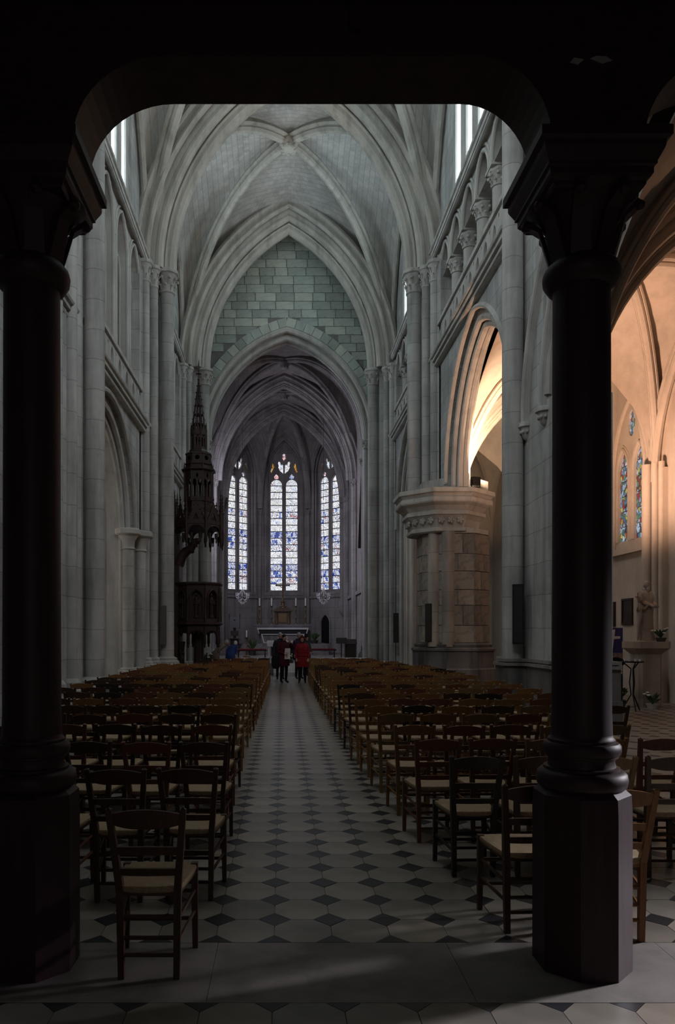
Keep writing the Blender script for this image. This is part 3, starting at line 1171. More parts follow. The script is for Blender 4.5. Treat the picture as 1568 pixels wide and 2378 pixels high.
fw = 2 * 1.0 * math.tan(pi / 8)
zz = 1.42
ci = 0
while zz < 4.70:
    h = min([.52, .60, .47, .55][ci % 4], 4.72 - zz)
    for kf in range(3, 8):
        ang = kf * pi / 4
        split = [1.0] if (ci + kf) % 3 == 0 else ([.58, .42] if (ci + kf) % 2 else [.4, .6])
        u = -fw / 2
        for s_ in split:
            w = fw * s_
            uc = u + w / 2
            dd = 1.0 + rnd.uniform(.012, .03)
            c = Vector((cos(ang) * dd - sin(ang) * uc, sin(ang) * dd + cos(ang) * uc, zz + h / 2))
            block('block_warm', t, c, w - .022, h - .022, .06, ang)
            u += w
    zz += h
    ci += 1
# half round responds on the broad pier
for ang in (5 * pi / 4, 3 * pi / 2 - .35):
    m = MB(); m.lathe([(.2, 1.3), (.2, 4.75)], (cos(ang) * 1.0, sin(ang) * 1.0, 0), 12); m.build('respond', M['pier_warm'], t)

# responds inside the left arch
t = thing('arch_respond', 'pair of slim half columns with plain capitals inside the left arch', 'column', (WL, 0, 0), kind='structure')
for y, dx in ((21.75, -.12), (22.35, .12)):
    m = MB()
    shaft(m, dx, y, .45, 4.15, .17, .25)
    m.build('shaft', M['pier'], t)
    m = MB()
    m.lathe([(.18, 0), (.21, .03), (.18, .08), (.2, .25), (.3, .42)], (dx, y, 4.15), 12)
    m.ngon(8, [(.32, .42), (.36, .46), (.36, .58), (.33, .62)], (dx, y, 4.15))
    m.build('capital', M['moulding'], t)
m = MB(); m.box(-.6, .35, 21.4, 23.0, 0, .47); m.build('plinth', M['pier'], t, smooth=0)

# ------------------------------------------------------------------ nave vaults
cl = thing('ceiling', 'ribbed stone vault over the nave bay before the choir, with carved keystone', 'vault', kind='structure')
vault_bay(cl, VCX, (P1 + P2) / 2, VHX, (P2 - P1) / 2, SPR, 7.45, 7.05, M['web'], M['rib'], rib=.15, key=.36)
transverse(cl, VCX + .02, 3.72, 6.05, SPR, mapY(P1), M['rib'])
transverse(cl, VCX + .05, 3.50, 6.0, SPR, mapY(P2 - .1), M['rib'])
cl = thing('ceiling', 'ribbed stone vault over the middle nave bay, partly above the picture', 'vault', kind='structure')
vault_bay(cl, VCX, (P0 + P1) / 2, VHX, (P1 - P0) / 2, SPR, 7.45, 7.05, M['web'], M['rib'], rib=.15, key=.36)
transverse(cl, VCX + .02, 3.72, 6.05, SPR, mapY(P0), M['rib'])
cl = thing('ceiling', 'ribbed stone vault over the first nave bay, above the picture', 'vault', kind='structure')
vault_bay(cl, VCX, (6.3 + P0) / 2, VHX, (P0 - 6.3) / 2, SPR, 7.45, 7.05, M['web'], M['rib'], ribs=False)
fc = MB().box(WL - 1, WR + 1, -3, 6.3, 21.2, 21.5).build('ceiling', M['web'], None, smooth=0)
tag(fc, 'flat stone ceiling over the west end, above the picture', 'ceiling', kind='structure')
wb = MB().box(WL - 1.1, 10.6, -3.3, -3.0, 0, 21.4).build('wall_back', M['wall_x'], smooth=0)
tag(wb, 'west wall of the church behind the viewer', 'wall', kind='structure')
wg = MB().box(WL - 1.1, WR + 1.1, 4.2, 4.5, 6.2, 21.4).build('wall_gallery', M['wall_x'], smooth=0)
tag(wg, 'stone wall above the wooden gallery front, out of the picture', 'wall', kind='structure')

# ------------------------------------------------------------------ east wall with the choir arch
we = thing('wall_front', 'end wall of greenish grey stone blocks above the pointed choir arch', 'wall', kind='structure')
CA = (0.23, 3.62, 4.75, 10.55)          # centre, half width, rise, springing
mpE = mapY(33.9)
P = parch(*CA, .55, 18)
m = MB()
m.panel([(WL - 1.0, 0), (P[0][0], 0)] + P + [(P[-1][0], 0), (WR + 1, 0), (WR + 1, 21.3), (WL - 1, 21.3)], [], mpE, 0, 1.0)
m.build('gable_wall', M['joint_dark'], we, smooth=0)
cA, RA = pc(CA[1], CA[2])


def outside_arch(x, z, n):
    u = abs(x - CA[0])
    zz = z - CA[3]
    if zz < 0:
        return u > CA[1] + n
    return sqrt((u + cA) ** 2 + zz * zz) > RA + n


# pointed outline of the wall under the pier-2 vault arch, blocks only where they can be seen
zc = 9.2
row = 0
while zc < 20.4:
    hh = .385
    x = -4.2 + (row % 2) * .33
    while x < 4.7:
        w = rnd.choice([.58, .72, .84, .95])
        cx = x + w / 2
        u = abs(cx - .3)
        seen = (zc < SPR) or sqrt((max(u - .3, 0) + 3.4) ** 2 + (zc - SPR) ** 2) < 7.6
        if seen and all(outside_arch(xx, zc + dz, .50) for xx in (x, cx, x + w) for dz in (0, hh)):
            block('block', we, Vector((cx, 33.9 - rnd.uniform(.0, .012), zc + hh / 2)), w - .025, hh - .025, .07, -pi / 2)
        x += w
    zc += hh
    row += 1
# voussoirs around the arch, then rolled orders
for side in (-1, 1):
    th0, th1 = pi, acos(-cA / (RA + .7))
    nV = 17
    for i in range(nV):
        a0 = th0 + (th1 - th0) * (i + .02) / nV
        a1 = th0 + (th1 - th0) * (i + .98) / nV
        vs = []
        for a, r in ((a0, RA + .42), (a1, RA + .42), (a1, RA + .82), (a0, RA + .82)):
            vs.append((CA[0] + side * -(cA + r * cos(a)) * 1.0, CA[3] + r * sin(a)))
        v = MB()
        v.panel(vs, [], mpE, -.075 - rnd.uniform(0, .01), .05)
        v.build('voussoir', M['block'], we, smooth=0)
m = MB()
arch_band(m, *CA, .26, .46, mpE, -.04, 1.0, 18, leg=0)
arch_band(m, *CA, 0, .30, mpE, .28, .8, 18, leg=0)
arch_roll(m, *CA, .30, mpE, .02, .13, 18, leg=0)
arch_roll(m, *CA, .04, mpE, .30, .12, 18, leg=0)
arch_roll(m, *CA, .04, mpE, .78, .12, 18, leg=0)
m.build('choir_arch_moulding', M['moulding'], we)
m = MB()
for sx in (-1, 1):
    capital(m, CA[0] + sx * (CA[1] + .05), 34.15, CA[3] - .35, .14, .42, 6)
m.build('capital', M['moulding'], we)

# ------------------------------------------------------------------ chancel
CC, CH = 0.12, 3.92         # centre and half width
CS = 10.0                   # springing
ch = thing('wall_chancel', 'dim grey chancel walls with slender shafts left and right of the altar', 'wall', kind='structure')
for s_ in (-1, 1):
    x = CC + s_ * CH
    m = MB()
    m.box(min(x, x + s_ * .6), max(x, x + s_ * .6), 34.6, 47.9, 0, 16.6)
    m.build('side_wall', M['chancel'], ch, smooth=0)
    for y in (35.2, 40.2, 45.2, 47.6):
        for dy, r in ((-.28, .09), (0, .14), (.28, .09)):
            m = MB()
            xx = x - s_ * (.14 if dy == 0 else .06)
            shaft(m, xx, y + dy, .45, CS - .35, r, .4)
            capital(m, xx, y + dy, CS - .35, r, .38, 6)
            m.build('wall_shaft', M['chancel'], ch)
    m = MB()
    m.box(min(x, x - s_ * .1), max(x, x - s_ * .1), 34.9, 47.7, 3.75, 3.95)
    m.build('string_course', M['chancel'], ch, smooth=0)
    # bracket on the wall shafts
    if s_ == 1:
        m = MB(); m.lathe([(.05, -.35), (.2, -.1), (.26, 0), (.26, .1)], (x - .2, 46.6, 3.1), 10); m.build('wall_bracket', M['chancel'], ch)
        m = MB()
        m.bar((x - .14, 37.2, 6.0), (x - .14, 35.0, 11.4), .16, .16)
        m.build('leaning_beam', M['darkwood'], ch, smooth=0)
cl = thing('ceiling', 'dim ribbed vault of the chancel in front of the apse', 'vault', kind='structure')
for yc in (37.7, 42.7):
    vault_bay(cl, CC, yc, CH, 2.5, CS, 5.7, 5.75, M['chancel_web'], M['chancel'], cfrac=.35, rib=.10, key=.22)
for y in (40.2, 45.2):
    transverse(cl, CC, CH - .55, 5.0, CS, mapY(y), M['chancel'], th=.55, deep=.35)

# apse
AP = [(CC - CH, 47.7), (CC - 1.66, 49.95), (CC + 1.70, 49.95), (CC + CH, 47.7)]
apse_boss = Vector((CC, 45.6, 15.55))
asp = thing('wall_apse', 'polygonal apse wall with three tall stained glass windows behind the altar', 'wall', kind='structure')
ZS, ZB, ZA = 12.35, 4.62, 14.45          # springing, sill, apex of the glass
WIN = []
for i in range(3):
    a, b = Vector(AP[i]), Vector(AP[i + 1])
    d = (b - a)
    L = d.length
    d.normalize()
    nr = Vector((-d.y, d.x))
    if nr.y < 0:
        nr = -nr
    c = (a + b) / 2
    mp = map_dir(c, d, nr)
    hw = 1.02
    big = parch(0, hw + .22, ZA - ZS + .35, ZS, 0, 12)
    m = MB()
    m.panel([(-L / 2 - .1, 0), (L / 2 + .1, 0), (L / 2 + .1, 16.5), (-L / 2 - .1, 16.5)], [[(big[0][0], ZB - .15)] + big + [(big[-1][0], ZB - .15)]], mp, 0, .7)
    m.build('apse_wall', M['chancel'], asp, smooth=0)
    m = MB()
    arch_roll(m, 0, hw + .22, ZA - ZS + .35, ZS, .02, mp, .02, .09, 12, leg=ZB - .15)
    arch_roll(m, 0, hw + .22, ZA - ZS + .35, ZS, .26, mp, -.03, .07, 12, leg=4.0)
    arch_roll(m, 0, hw + .22, ZA - ZS + .35, ZS, -.1, mp, .2, .06, 12, leg=ZB - .15)
    m.box(0, 0, 0, 0, 0, 0)
    m.build('window_moulding', M['chancel'], asp)
    m = MB()
    m.panel([(-L / 2, 4.05), (L / 2, 4.05), (L / 2, 4.2), (-L / 2, 4.2)], [], mp, -.12, .1)
    m.panel([(-hw - .3, ZB - .35), (hw + .3, ZB - .35), (hw + .3, ZB - .15), (-hw - .3, ZB - .15)], [], mp, -.05, .5)
    m.build('sill_course', M['chancel'], asp, smooth=0)
    # window: tracery plate with lights, panes behind
    w = thing('window_%d' % (i + 1), ['left apse window, tall twin lancets of figured stained glass', 'central apse window, tall twin lancets of stained glass behind the crucifix', 'right apse window, tall twin lancets of stained glass above the niche'][i], 'window', kind='structure')
    lz = 11.75
    lights = []
    lw = .39
    for sx in (-1, 1):
        u = sx * .52
        Pl = parch(u, lw, .42, lz, 0, 6)
        lights.append([(Pl[0][0], ZB)] + Pl + [(Pl[-1][0], ZB)])
    drops = []
    for sx in (-1, 1):
        drops.append([(sx * .05, 12.55), (sx * .06, 13.15), (sx * .16, 13.22), (sx * .22, 13.1), (sx * .26, 13.36), (sx * .38, 13.4), (sx * .42, 13.25), (sx * .36, 13.1), (sx * .40, 12.98), (sx * .28, 12.75)])
    head = [(0, 13.42), (.13, 13.62), (.09, 13.7), (.1, 13.86), (0, 13.95), (-.1, 13.86), (-.09, 13.7), (-.13, 13.62)]
    sides = [[(sx * .78, 13.3), (sx * .66, 13.05), (sx * .84, 12.6), (sx * .92, 12.7), (sx * .82, 13.0)] for sx in (-1, 1)]
    tre = [[(sx * .52, 12.55), (sx * .52 + .17, 12.36), (sx * .52 + .12, 12.2), (sx * .52 - .12, 12.2), (sx * .52 - .17, 12.36)] for sx in (-1, 1)]
    tre_h = tre
    plate = MB()
    plate.panel([(big[0][0], ZB - .15)] + big + [(big[-1][0], ZB - .15)], lights + drops + [head] + sides + tre_h, mp, .36, .5)
    plate.build('tracery', M['chancel'], w, smooth=0)
    # glass panes, row by row between iron bars
    nrow = 16
    rh = (lz - ZB) / nrow
    for sx in (-1, 1):
        u = sx * .52
        for r in range(nrow + 1):
            z0 = ZB + r * rh + .022
            z1 = ZB + (r + 1) * rh - .022 if r < nrow else lz + .42
            ph = (r + (i == 2)) % 5
            if r >= 12:
                mt = M['g_pale']
            elif ph == 0:
                mt = M['g_pale']
            elif ph in (1, 2):
                mt = M['g_figs']
            elif ph == 3:
                mt = M['g_blue']
            else:
                mt = M['g_pale']
            MB().panel([(u - lw - .02, z0), (u + lw + .02, z0), (u + lw + .02, z1), (u - lw - .02, z1)], [], mp, .51, .53).build('pane', mt, w, smooth=0)
        for r in range(1, nrow + 1):
            bz = MB()
            bz.bar(mp(u - lw, ZB + r * rh, .47), mp(u + lw, ZB + r * rh, .47), .05, .044)
            bz.build('iron_bar', M['lead'], w, smooth=0)
    for poly, mt in [(d_, 'g_pale') for d_ in drops] + [(head, 'g_rose')] + [(s2, 'g_gold') for s2 in sides] + [(t2, 'g_rose' if k2 == 0 else 'g_blue') for k2, t2 in enumerate(tre)]:
        MB().panel(poly, [], mp, .51, .53).build('pane', M[mt], w, smooth=0)
# apse shafts and ribs
for i, (x, y) in enumerate(AP):
    inw = (Vector((CC, 45.6)) - Vector((x, y))).normalized()
    for k_, (s_, r) in enumerate(((0, .11), (-.26, .07), (.26, .07))):
        side = Vector((-inw.y, inw.x))
        p = Vector((x, y)) + inw * (.14 if s_ == 0 else .08) + side * s_
        m = MB()
        shaft(m, p.x, p.y, 1.2, CS - .35, r, .3)
        capital(m, p.x, p.y, CS - .35, r, .36, 6)
        m.build('apse_shaft', M['chancel'], asp)
ac = thing('ceiling', 'apse vault whose ribs fan out from a central boss', 'vault', kind='structure')
D0 = apse_boss.z - CS
Dm = lambda mm: D0 * sqrt(max(1 - mm * mm, 0))
qa = q_of(1.0, .5)
pts5 = [(CC - CH, 45.2)] + AP + [(CC + CH, 45.2)]
mb = MB()
us = [i / 10 - 1 for i in range(21)]
ms = [sin(pi / 2 * i / 12) for i in range(13)]
for i in range(5):
    a, b = Vector(pts5[i]), Vector(pts5[i + 1])
    rise = 5.0 if 1 <= i <= 3 else 4.6

    def fn(s, mm, a=a, b=b, rise=rise):
        w_ = a + (b - a) * (s + 1) / 2
        p = Vector((apse_boss.x, apse_boss.y)).lerp(w_, mm)
        rg = D0 + (rise - D0) * mm * mm
        return (p.x, p.y, CS + Dm(mm) + (rg - Dm(mm)) * qa(s))
    mb.grid(fn, us, ms, lambda s, mm: (s * 2.0, mm * 4))
mb.build('vault_web', M['chancel_web'], ac, recalc=False, smooth=40)
for x, y in AP:
    m = MB()
    hd = Vector((x - apse_boss.x, y - apse_boss.y, 0))
    h = hd.normalized()
    P_ = []
    for i in range(15):
        th = pi / 2 * i / 14 * .99
        n_ = (h * (sin(th) * D0) + Vector((0, 0, 1)) * (cos(th) * hd.length)).normalized()
        P_.append(Vector((apse_boss.x, apse_boss.y, CS)) + hd * sin(th) + Vector((0, 0, D0 * cos(th))) - n_ * .14)
    m.tube([p - (p - Vector((apse_boss.x, apse_boss.y, CS))).normalized() * .10 for p in P_], .15, 8)
    m.tube(P_, .21, 8)
    m.build('apse_rib', M['chancel'], ac)
m = MB(); m.lathe([(.1, -.4), (.22, -.3), (.24, -.1), (.15, .1)], tuple(apse_boss), 10); m.build('keystone', M['chancel'], ac)
# niche in the right apse facet
a, b = Vector(AP[2]), Vector(AP[3])
d = (b - a).normalized(); nr = Vector((-d.y, d.x))
c = (a + b) / 2 + d * -.05
mp = map_dir(c, d, nr if nr.y > 0 else -nr)
t = thing('wall_niche', 'dark pointed niche in the apse wall right of the altar', 'niche', kind='structure')
Pn = parch(0, .36, .55, 2.35, 0, 8)
m = MB(); m.panel([(Pn[0][0], 1.05)] + Pn + [(Pn[-1][0], 1.05)], [], mp, -.012, .0); m.build('niche_shade_sheet', M['black'], t, smooth=0)  # flat black sheet painted in place of the niche's shaded hollow
m = MB(); arch_roll(m, 0, .36, .55, 2.35, .06, mp, -.05, .06, 8, leg=1.05); m.build('niche_frame', M['chancel'], t)

# ------------------------------------------------------------------ sanctuary platform and steps
st = thing('steps', 'three low pale stone steps across the aisle before the altar', 'steps', kind='structure')
for i in range(3):
    m = MB(); m.box(-.34, 1.10, 29.5 + i * .5, 31.1, i * .15, i * .15 + .15); m.build('step', M['marble'], st, smooth=0)
m = MB(); m.box(-3.7, 4.1, 31.1, 33.9, 0, .45); m.build('platform', M['slab'], st, smooth=0)
for i in range(7):
    m = MB(); m.box(-.34, 1.10, 25.25 + i * .607 + .01, 25.25 + (i + 1) * .607 - .01, 0, .004); m.build('paving_slab', M['pale_slab'], floor_o, None, 0)
m = MB(); m.box(CC - CH, CC + CH, 33.9, 49.9, 0, .45); m.build('platform', M['slab'], st, smooth=0)
st2 = thing('steps', 'dark steps rising to the high altar behind the cloth-covered table', 'steps', kind='structure')
for i in range(4):
    m = MB(); m.box(-2.6, 2.7, 42.6 + i * .42, 49.0, .45 + i * .16, .45 + (i + 1) * .16); m.build('step', M['greystone'], st2, smooth=0)

# ------------------------------------------------------------------ aisles
al = thing('wall_left_aisle', 'plain outer wall of the left aisle seen through the arches', 'wall', kind='structure')
MB().box(-9.1, -8.8, -3, 34, 0, 9.5).build('outer_wall', M['aisle'], al, smooth=0)
MB().box(-9.0, WL - 1.0, -3, 34, 8.1, 8.3).build('aisle_ceiling', M['aisle'], al, smooth=0)
MB().box(-9.0, WL - .5, 33.9, 34.2, 0, 9).build('end_wall', M['aisle'], al, smooth=0)
MB().box(-9.0, WL - 1.0, -3, -2.7, 0, 9).build('end_wall', M['aisle'], al, smooth=0)
AXR = 9.5
ar = thing('wall_right_aisle', 'outer wall of the right aisle lit orange, with stained glass window', 'wall', kind='structure')
WY, WHW = 20.11, .86
lz0, lzs = 4.25, 6.15
hol = []
for s_ in (-1, 1):
    Pl = parch(WY + s_ * .47, .30, .6, lzs, 0, 8)
    hol.append([(Pl[0][0], lz0)] + Pl + [(Pl[-1][0], lz0)])
ov = [(WY + cos(2 * pi * k / 12) * .2, 7.42 + sin(2 * pi * k / 12) * .36) for k in range(12)]
hol.append(ov)
mpA = lambda u, v, d: (AXR + d, u, v)
m = MB(); m.panel([(-3, 0), (34, 0), (34, 10.2), (-3, 10.2)], hol, mpA, 0, .5); m.build('outer_wall', M['aisle'], ar, smooth=0)
m = MB()
for s_ in (-1, 1):
    arch_roll(m, WY + s_ * .47, .33, .64, lzs, .02, mpA, -.01, .05, 8, leg=lz0)
    arch_roll(m, WY + s_ * .47, .33, .64, lzs, .10, mpA, -.0, .03, 8, leg=lz0)
arch_roll(m, WY, .95, 1.9, lzs, .05, mpA, -.03, .07, 12, leg=lz0 - .3)
m.panel([(WY - 1.1, lz0 - .38), (WY + 1.1, lz0 - .38), (WY + 1.1, lz0 - .2), (WY - 1.1, lz0 - .2)], [], mpA, -.16, .1)
m.build('window_moulding', M['aisle'], ar)
w = thing('window_4', 'aisle window of blue, green and red glass behind the statue', 'window', kind='structure')
for s_ in (-1, 1):
    u = WY + s_ * .47
    for r in range(6):
        z0 = lz0 + r * .42
        MB().panel([(u - .32, z0 + .015), (u + .32, z0 + .015), (u + .32, z0 + .405), (u - .32, z0 + .405)], [], mpA, .05, .07).build('pane', M['g_aisle'], w, smooth=0)
MB().panel(ov, [], mpA, .05, .07).build('pane', M['g_aisle'], w, smooth=0)
MB().box(AXR + .5, AXR + .56, WY - 1.2, WY + 1.2, 4.0, 8.2).build('closing_sheet', M['lead'], w, smooth=0)  # solid dark sheet added outside the aisle window, closing it off
MB().box(WR + .5, AXR + .5, 33.5, 33.9, 0, 10.2).build('end_wall', M['aisle'], ar, smooth=0)
MB().box(WR + 1.0, AXR + .5, -3, 34, 10.2, 10.4).build('roof', M['aisle'], ar, smooth=0)
# aisle vault
AS = 5.5
ca = thing('ceiling', 'orange-lit ribbed vault of the right aisle', 'vault', kind='structure')
acx, ahx = (WR + .72 + AXR) / 2, (AXR - WR - .72) / 2
edges = [4.0, 8.9, 13.8, 18.7, 23.6, 28.5, 33.4]
for ie, (a, b) in enumerate(zip(edges[:-1], edges[1:])):
    vault_bay(ca, acx, (a + b) / 2, ahx, (b - a) / 2, AS, 4.3, 4.22, M['aisle'], M['aisle'], cfrac=.9, rib=.085, ribs=(a > 8 and a < 27), key=.16, N=8, flat=(-1, 1) if ie % 2 == 0 else (-1, -1))
for y in (13.8, 23.6):
    transverse(ca, acx, ahx - .12, 3.55, AS, mapY(y), M['aisle'], th=.5, deep=.38, N=14)
for a, b in ((13.8, 18.7), (18.7, 23.6)):
    m = MB()
    arch_band(m, (a + b) / 2, 2.25, 3.6, AS, 0, .3, mpA, -.16, .05, 14)
    arch_roll(m, (a + b) / 2, 2.25, 3.6, AS, .02, mpA, -.17, .1, 14)
    arch_roll(m, (a + b) / 2, 2.25, 3.6, AS, .24, mpA, -.17, .07, 14)
    m.build('wall_rib', M['aisle'], ca)
MB().box(WR + .5, AXR + .5, -3, 4.0, 8.6, 8.9).build('flat_ceiling', M['aisle'], ca, smooth=0)
for y in (8.9, 13.8, 18.7, 23.6):
    t = thing('aisle_respond', 'bundle of slim stone shafts on the right aisle wall' + {8.9: ', nearest the entrance', 13.8: ' by the near pier', 18.7: ' beside the statue', 23.6: ' past the window'}[y], 'column', (AXR, y, 0), kind='structure')
    for dy, dx, r in ((0, -.28, .12), (-.22, -.18, .085), (.22, -.18, .085), (-.42, -.12, .075), (.42, -.12, .075)):
        m = MB(); shaft(m, dx, dy, 0, AS + .45, r, .7); m.build('shaft', M['aisle'], t)
    m = MB(); m.box(-.14, .05, -.5, .5, 0, AS + .3); m.build('pilaster', M['aisle'], t, smooth=0)

# ------------------------------------------------------------------ wooden gallery over the entrance
GY0, GY1 = 3.653, 3.986


def gallery_column(x, label):
    t = thing('wooden_column', label, 'column', (x, 3.82, 0), group='wooden columns under the gallery')
    m = MB()
    m.ngon(8, [(.222, 0), (.222, .80), (.218, .885), (.19, .912)])
    m.build('pedestal', M['gallery_column'], t, smooth=0)
    m = MB()
    m.lathe([(.17, .905), (.20, .908), (.218, .925), (.224, .955), (.218, .985), (.20, 1.003), (.185, 1.006), (.185, 1.018), (.166, 1.022), (.160, 1.045), (.164, 1.066), (.176, 1.070), (.176, 1.08), (.186, 1.086), (.192, 1.105), (.190, 1.128), (.180, 1.142), (.164, 1.146), (.164, 1.158), (.152, 1.17), (.150, 1.185)], n=36)
    m.build('base_moulding', M['gallery_column'], t, smooth=38)
    m = MB()
    m.lathe([(.150, 1.17), (.146, 1.3), (.143, 2.3), (.140, 3.6)], n=28)
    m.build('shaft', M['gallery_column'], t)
    m = MB()
    m.lathe([(.14, 3.46), (.165, 3.475), (.188, 3.51), (.192, 3.54), (.185, 3.57), (.16, 3.60), (.145, 3.61)], n=28)
    m.build('neck_ring', M['gallery_column'], t, smooth=50)
    m = MB()
    m.lathe([(.145, 3.58), (.15, 3.68), (.17, 3.78), (.22, 3.86), (.27, 3.90)], n=24)
    for k in range(8):
        a = pi / 8 + 2 * pi * k / 8
        ca_, sa_ = cos(a), sin(a)
        m.bar((ca_ * .145, sa_ * .145, 3.6), (ca_ * .20, sa_ * .20, 3.80), .10, .02, (ca_, sa_, 0), .075, .02)
        m.bar((ca_ * .20, sa_ * .20, 3.80), (ca_ * .275, sa_ * .275, 3.865), .075, .02, (ca_, sa_, .4), .05, .03)
        m.ball((ca_ * .27, sa_ * .27, 3.85), (.03, .03, .025), 8, 5)
    m.build('capital', M['gallery_column'], t, smooth=45)
    m = MB()
    s2 = [(.215, 3.87), (.225, 3.885), (.225, 3.90), (.24, 3.91), (.25, 3.925), (.25, 3.955), (.262, 3.962), (.262, 3.975), (.285, 4.02), (.29, 4.035), (.29, 4.06), (.312, 4.07), (.312, 4.115), (.30, 4.125)]
    m.lathe([(r * sqrt(2), z) for r, z in s2], n=4, rot=pi / 4)
    m.build('abacus', M['gallery_column'], t, smooth=0)
    return t


gallery_column(-1.29, 'dark wooden column left of the aisle on an octagonal pedestal')
gallery_column(1.545, 'dark wooden column right of the aisle, chairs on both sides of its pedestal')

gal = thing('gallery_front', 'near-black timber beam of the gallery, its opening rounded at the corners', 'gallery', kind='structure')


def brace(x0, x1, zt, zb, r):
    """quarter rounding from (x0, zb) up to the beam underside; x1 is the direction of the opening"""
    return [(x0 + (x1 - x0) * (1 - cos(pi / 2 * i / 12)), zb + (zt - zb) * sin(pi / 2 * i / 12)) for i in range(13)]


zb_, zt_ = 4.125, 4.55
out = [(-6.0, 5.25), (-6.0, zb_), (-4.6, zb_)]
out += brace(-4.6, -4.2, zt_, zb_, .4)
out += list(reversed(brace(-1.55, -1.95, zt_, zb_, .4)))
out += brace(-1.035, -.58, zt_, zb_, .4)
out += list(reversed(brace(1.335, .96, zt_, zb_, .4)))
out += brace(1.79, 2.2, zt_, zb_, .4)
out += list(reversed(brace(4.5, 4.1, zt_, zb_, .4)))
out += [(4.9, zb_), (4.9, 5.25)]
m = MB()
m.panel(out, [], lambda u, v, d: (u, d, v), GY0, GY1)
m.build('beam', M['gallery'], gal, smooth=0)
m = MB()
m.box(-6, 4.9, GY0 - .05, GY0, 4.80, 4.92)
m.box(-6, 4.9, GY0 - .09, GY0, 4.92, 5.0)
m.build('beam_moulding', M['gallery'], gal, smooth=0)
x = -5.8
while x < 4.8:
    m = MB(); m.box(x, x + .13, -2.9, GY0, 5.02, 5.2); m.build('joist', M['gallery'], gal, smooth=0)
    x += .62
y = -3.0
while y < 4.4:
    m = MB(); m.box(-6, 4.9, y + .004, y + .23, 5.2, 5.25); m.build('floor_board', M['gallery'], gal, smooth=0)
    y += .235
m = MB(); m.box(.33, .39, GY0 - .03, GY0, 4.66, 4.8); m.build('beam_bracket', M['gallery'], gal, smooth=0)
for pts in ([(1.42, 4.515), (1.46, 4.505), (1.49, 4.53), (1.44, 4.54)], [(1.52, 4.535), (1.58, 4.51), (1.63, 4.525), (1.60, 4.545), (1.55, 4.548)]):
    m = MB(); m.panel(pts, [], lambda u, v, d: (u, GY0 - d, v), 0, .004); m.build('flaked_plaster', M['pale_slab'], gal, smooth=0)
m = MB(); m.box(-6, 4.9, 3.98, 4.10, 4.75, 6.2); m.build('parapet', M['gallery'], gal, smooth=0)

# ------------------------------------------------------------------ chairs
BP = [(.136, -.170, 0), (.142, -.172, .44), (.180, -.262, .860)]
FPT = [(.186, .190, 0), (.182, .185, .455)]


def lerp3(a, b, t):
    return tuple(a[i] + (b[i] - a[i]) * t for i in range(3))


def back_at(z, s):
    a, b = (BP[0], BP[1]) if z <= .44 else (BP[1], BP[2])
    p = lerp3(a, b, (z - a[2]) / (b[2] - a[2]))
    return (p[0] * s, p[1], p[2])


def front_at(z, s):
    p = lerp3(FPT[0], FPT[1], z / .455)
    return (p[0] * s, p[1], p[2])


def back_leg(m, s):
    m.bar(back_at(0, s), back_at(.44, s), .030, .034, (0, 1, 0), .036, .042)
    m.bar(back_at(.44, s), back_at(.855, s), .036, .042, (0, 1, 0), .030, .026)
    p = back_at(.855, s)
    m.add([(p[0] - .015, p[1] - .013, .852), (p[0] + .015, p[1] - .013, .852), (p[0] + .015, p[1] + .013, .852), (p[0] - .015, p[1] + .013, .852), (p[0], p[1], .866)],
          [(0, 1, 4), (1, 2, 4), (2, 3, 4), (3, 0, 4)])


def front_leg(m, s):
    m.bar(front_at(0, s), front_at(.462, s), .028, .028, (0, 1, 0), .036, .036)


def slat(m, z0, z1, arch, scal, bow, thick=.016):
    """curved back slat between the posts"""
    n = 10
    vs = []
    for i in range(n + 1):
        t = i / n
        s = 2 * t - 1
        w0, w1 = back_at(z0, 1)[0], back_at(z1, 1)[0]
        zl = z0 + scal * (abs(s) * 2 - 1 if abs(s) > .5 else 0) * 1.0 if scal > 0 else z0
        zu = z1 + arch * (1 - s * s)
        for zz, w in ((zl, w0), (zu, w1)):
            y = back_at(min(zz, .86), 1)[1] - bow * (1 - s * s)
            vs.append((s * w, y - thick / 2, zz))
            vs.append((s * w, y + thick / 2, zz))
    fs = []
    for i in range(n):
        o, p = i * 4, i * 4 + 4
        fs += [(o, o + 2, p + 2, p), (o + 1, p + 1, p + 3, o + 3), (o + 2, o + 3, p + 3, p + 2), (o, p, p + 1, o + 1)]
    fs += [(0, 1, 3, 2), (n * 4, n * 4 + 2, n * 4 + 3, n * 4 + 1)]
    m.add(vs, fs)


def seat_mesh(m):
    def edge(t):
        a = t % 4
        k, f = int(a), a - int(a)
        C4 = [(-.152, -.178), (.152, -.178), (.192, .208), (-.192, .208)]
        p, q = C4[k], C4[(k + 1) % 4]
        bul = sin(pi * f) * .008
        nx, ny = [(0, -1), (1, 0), (0, 1), (-1, 0)][k]
        return (p[0] + (q[0] - p[0]) * f + nx * bul, p[1] + (q[1] - p[1]) * f + ny * bul)
    N = 24
    rings = [(.90, .415), (1.0, .425), (1.03, .442), (1.0, .456), (.9, .461), (.5, .455), (.12, .450)]
    vs = []
    for k_, z in rings:
        for i in range(N):
            x_, y_ = edge(4 * i / N)
            dz = 0
            if .1 < k_ < .95 and z > .45:
                f = (4 * i / N) % 1
                dz = -.004 * abs(cos(pi * f))
            vs.append((x_ * k_, .012 + (y_ - .012) * k_, z + dz))
    fs = []
    for r in range(len(rings) - 1):
        for i in range(N):
            j = (i + 1) % N
            fs.append((r * N + i, r * N + j, (r + 1) * N + j, (r + 1) * N + i))
    fs.append(tuple(range(N - 1, -1, -1)))
    fs.append(tuple((len(rings) - 1) * N + i for i in range(N)))
    m.add(vs, fs)


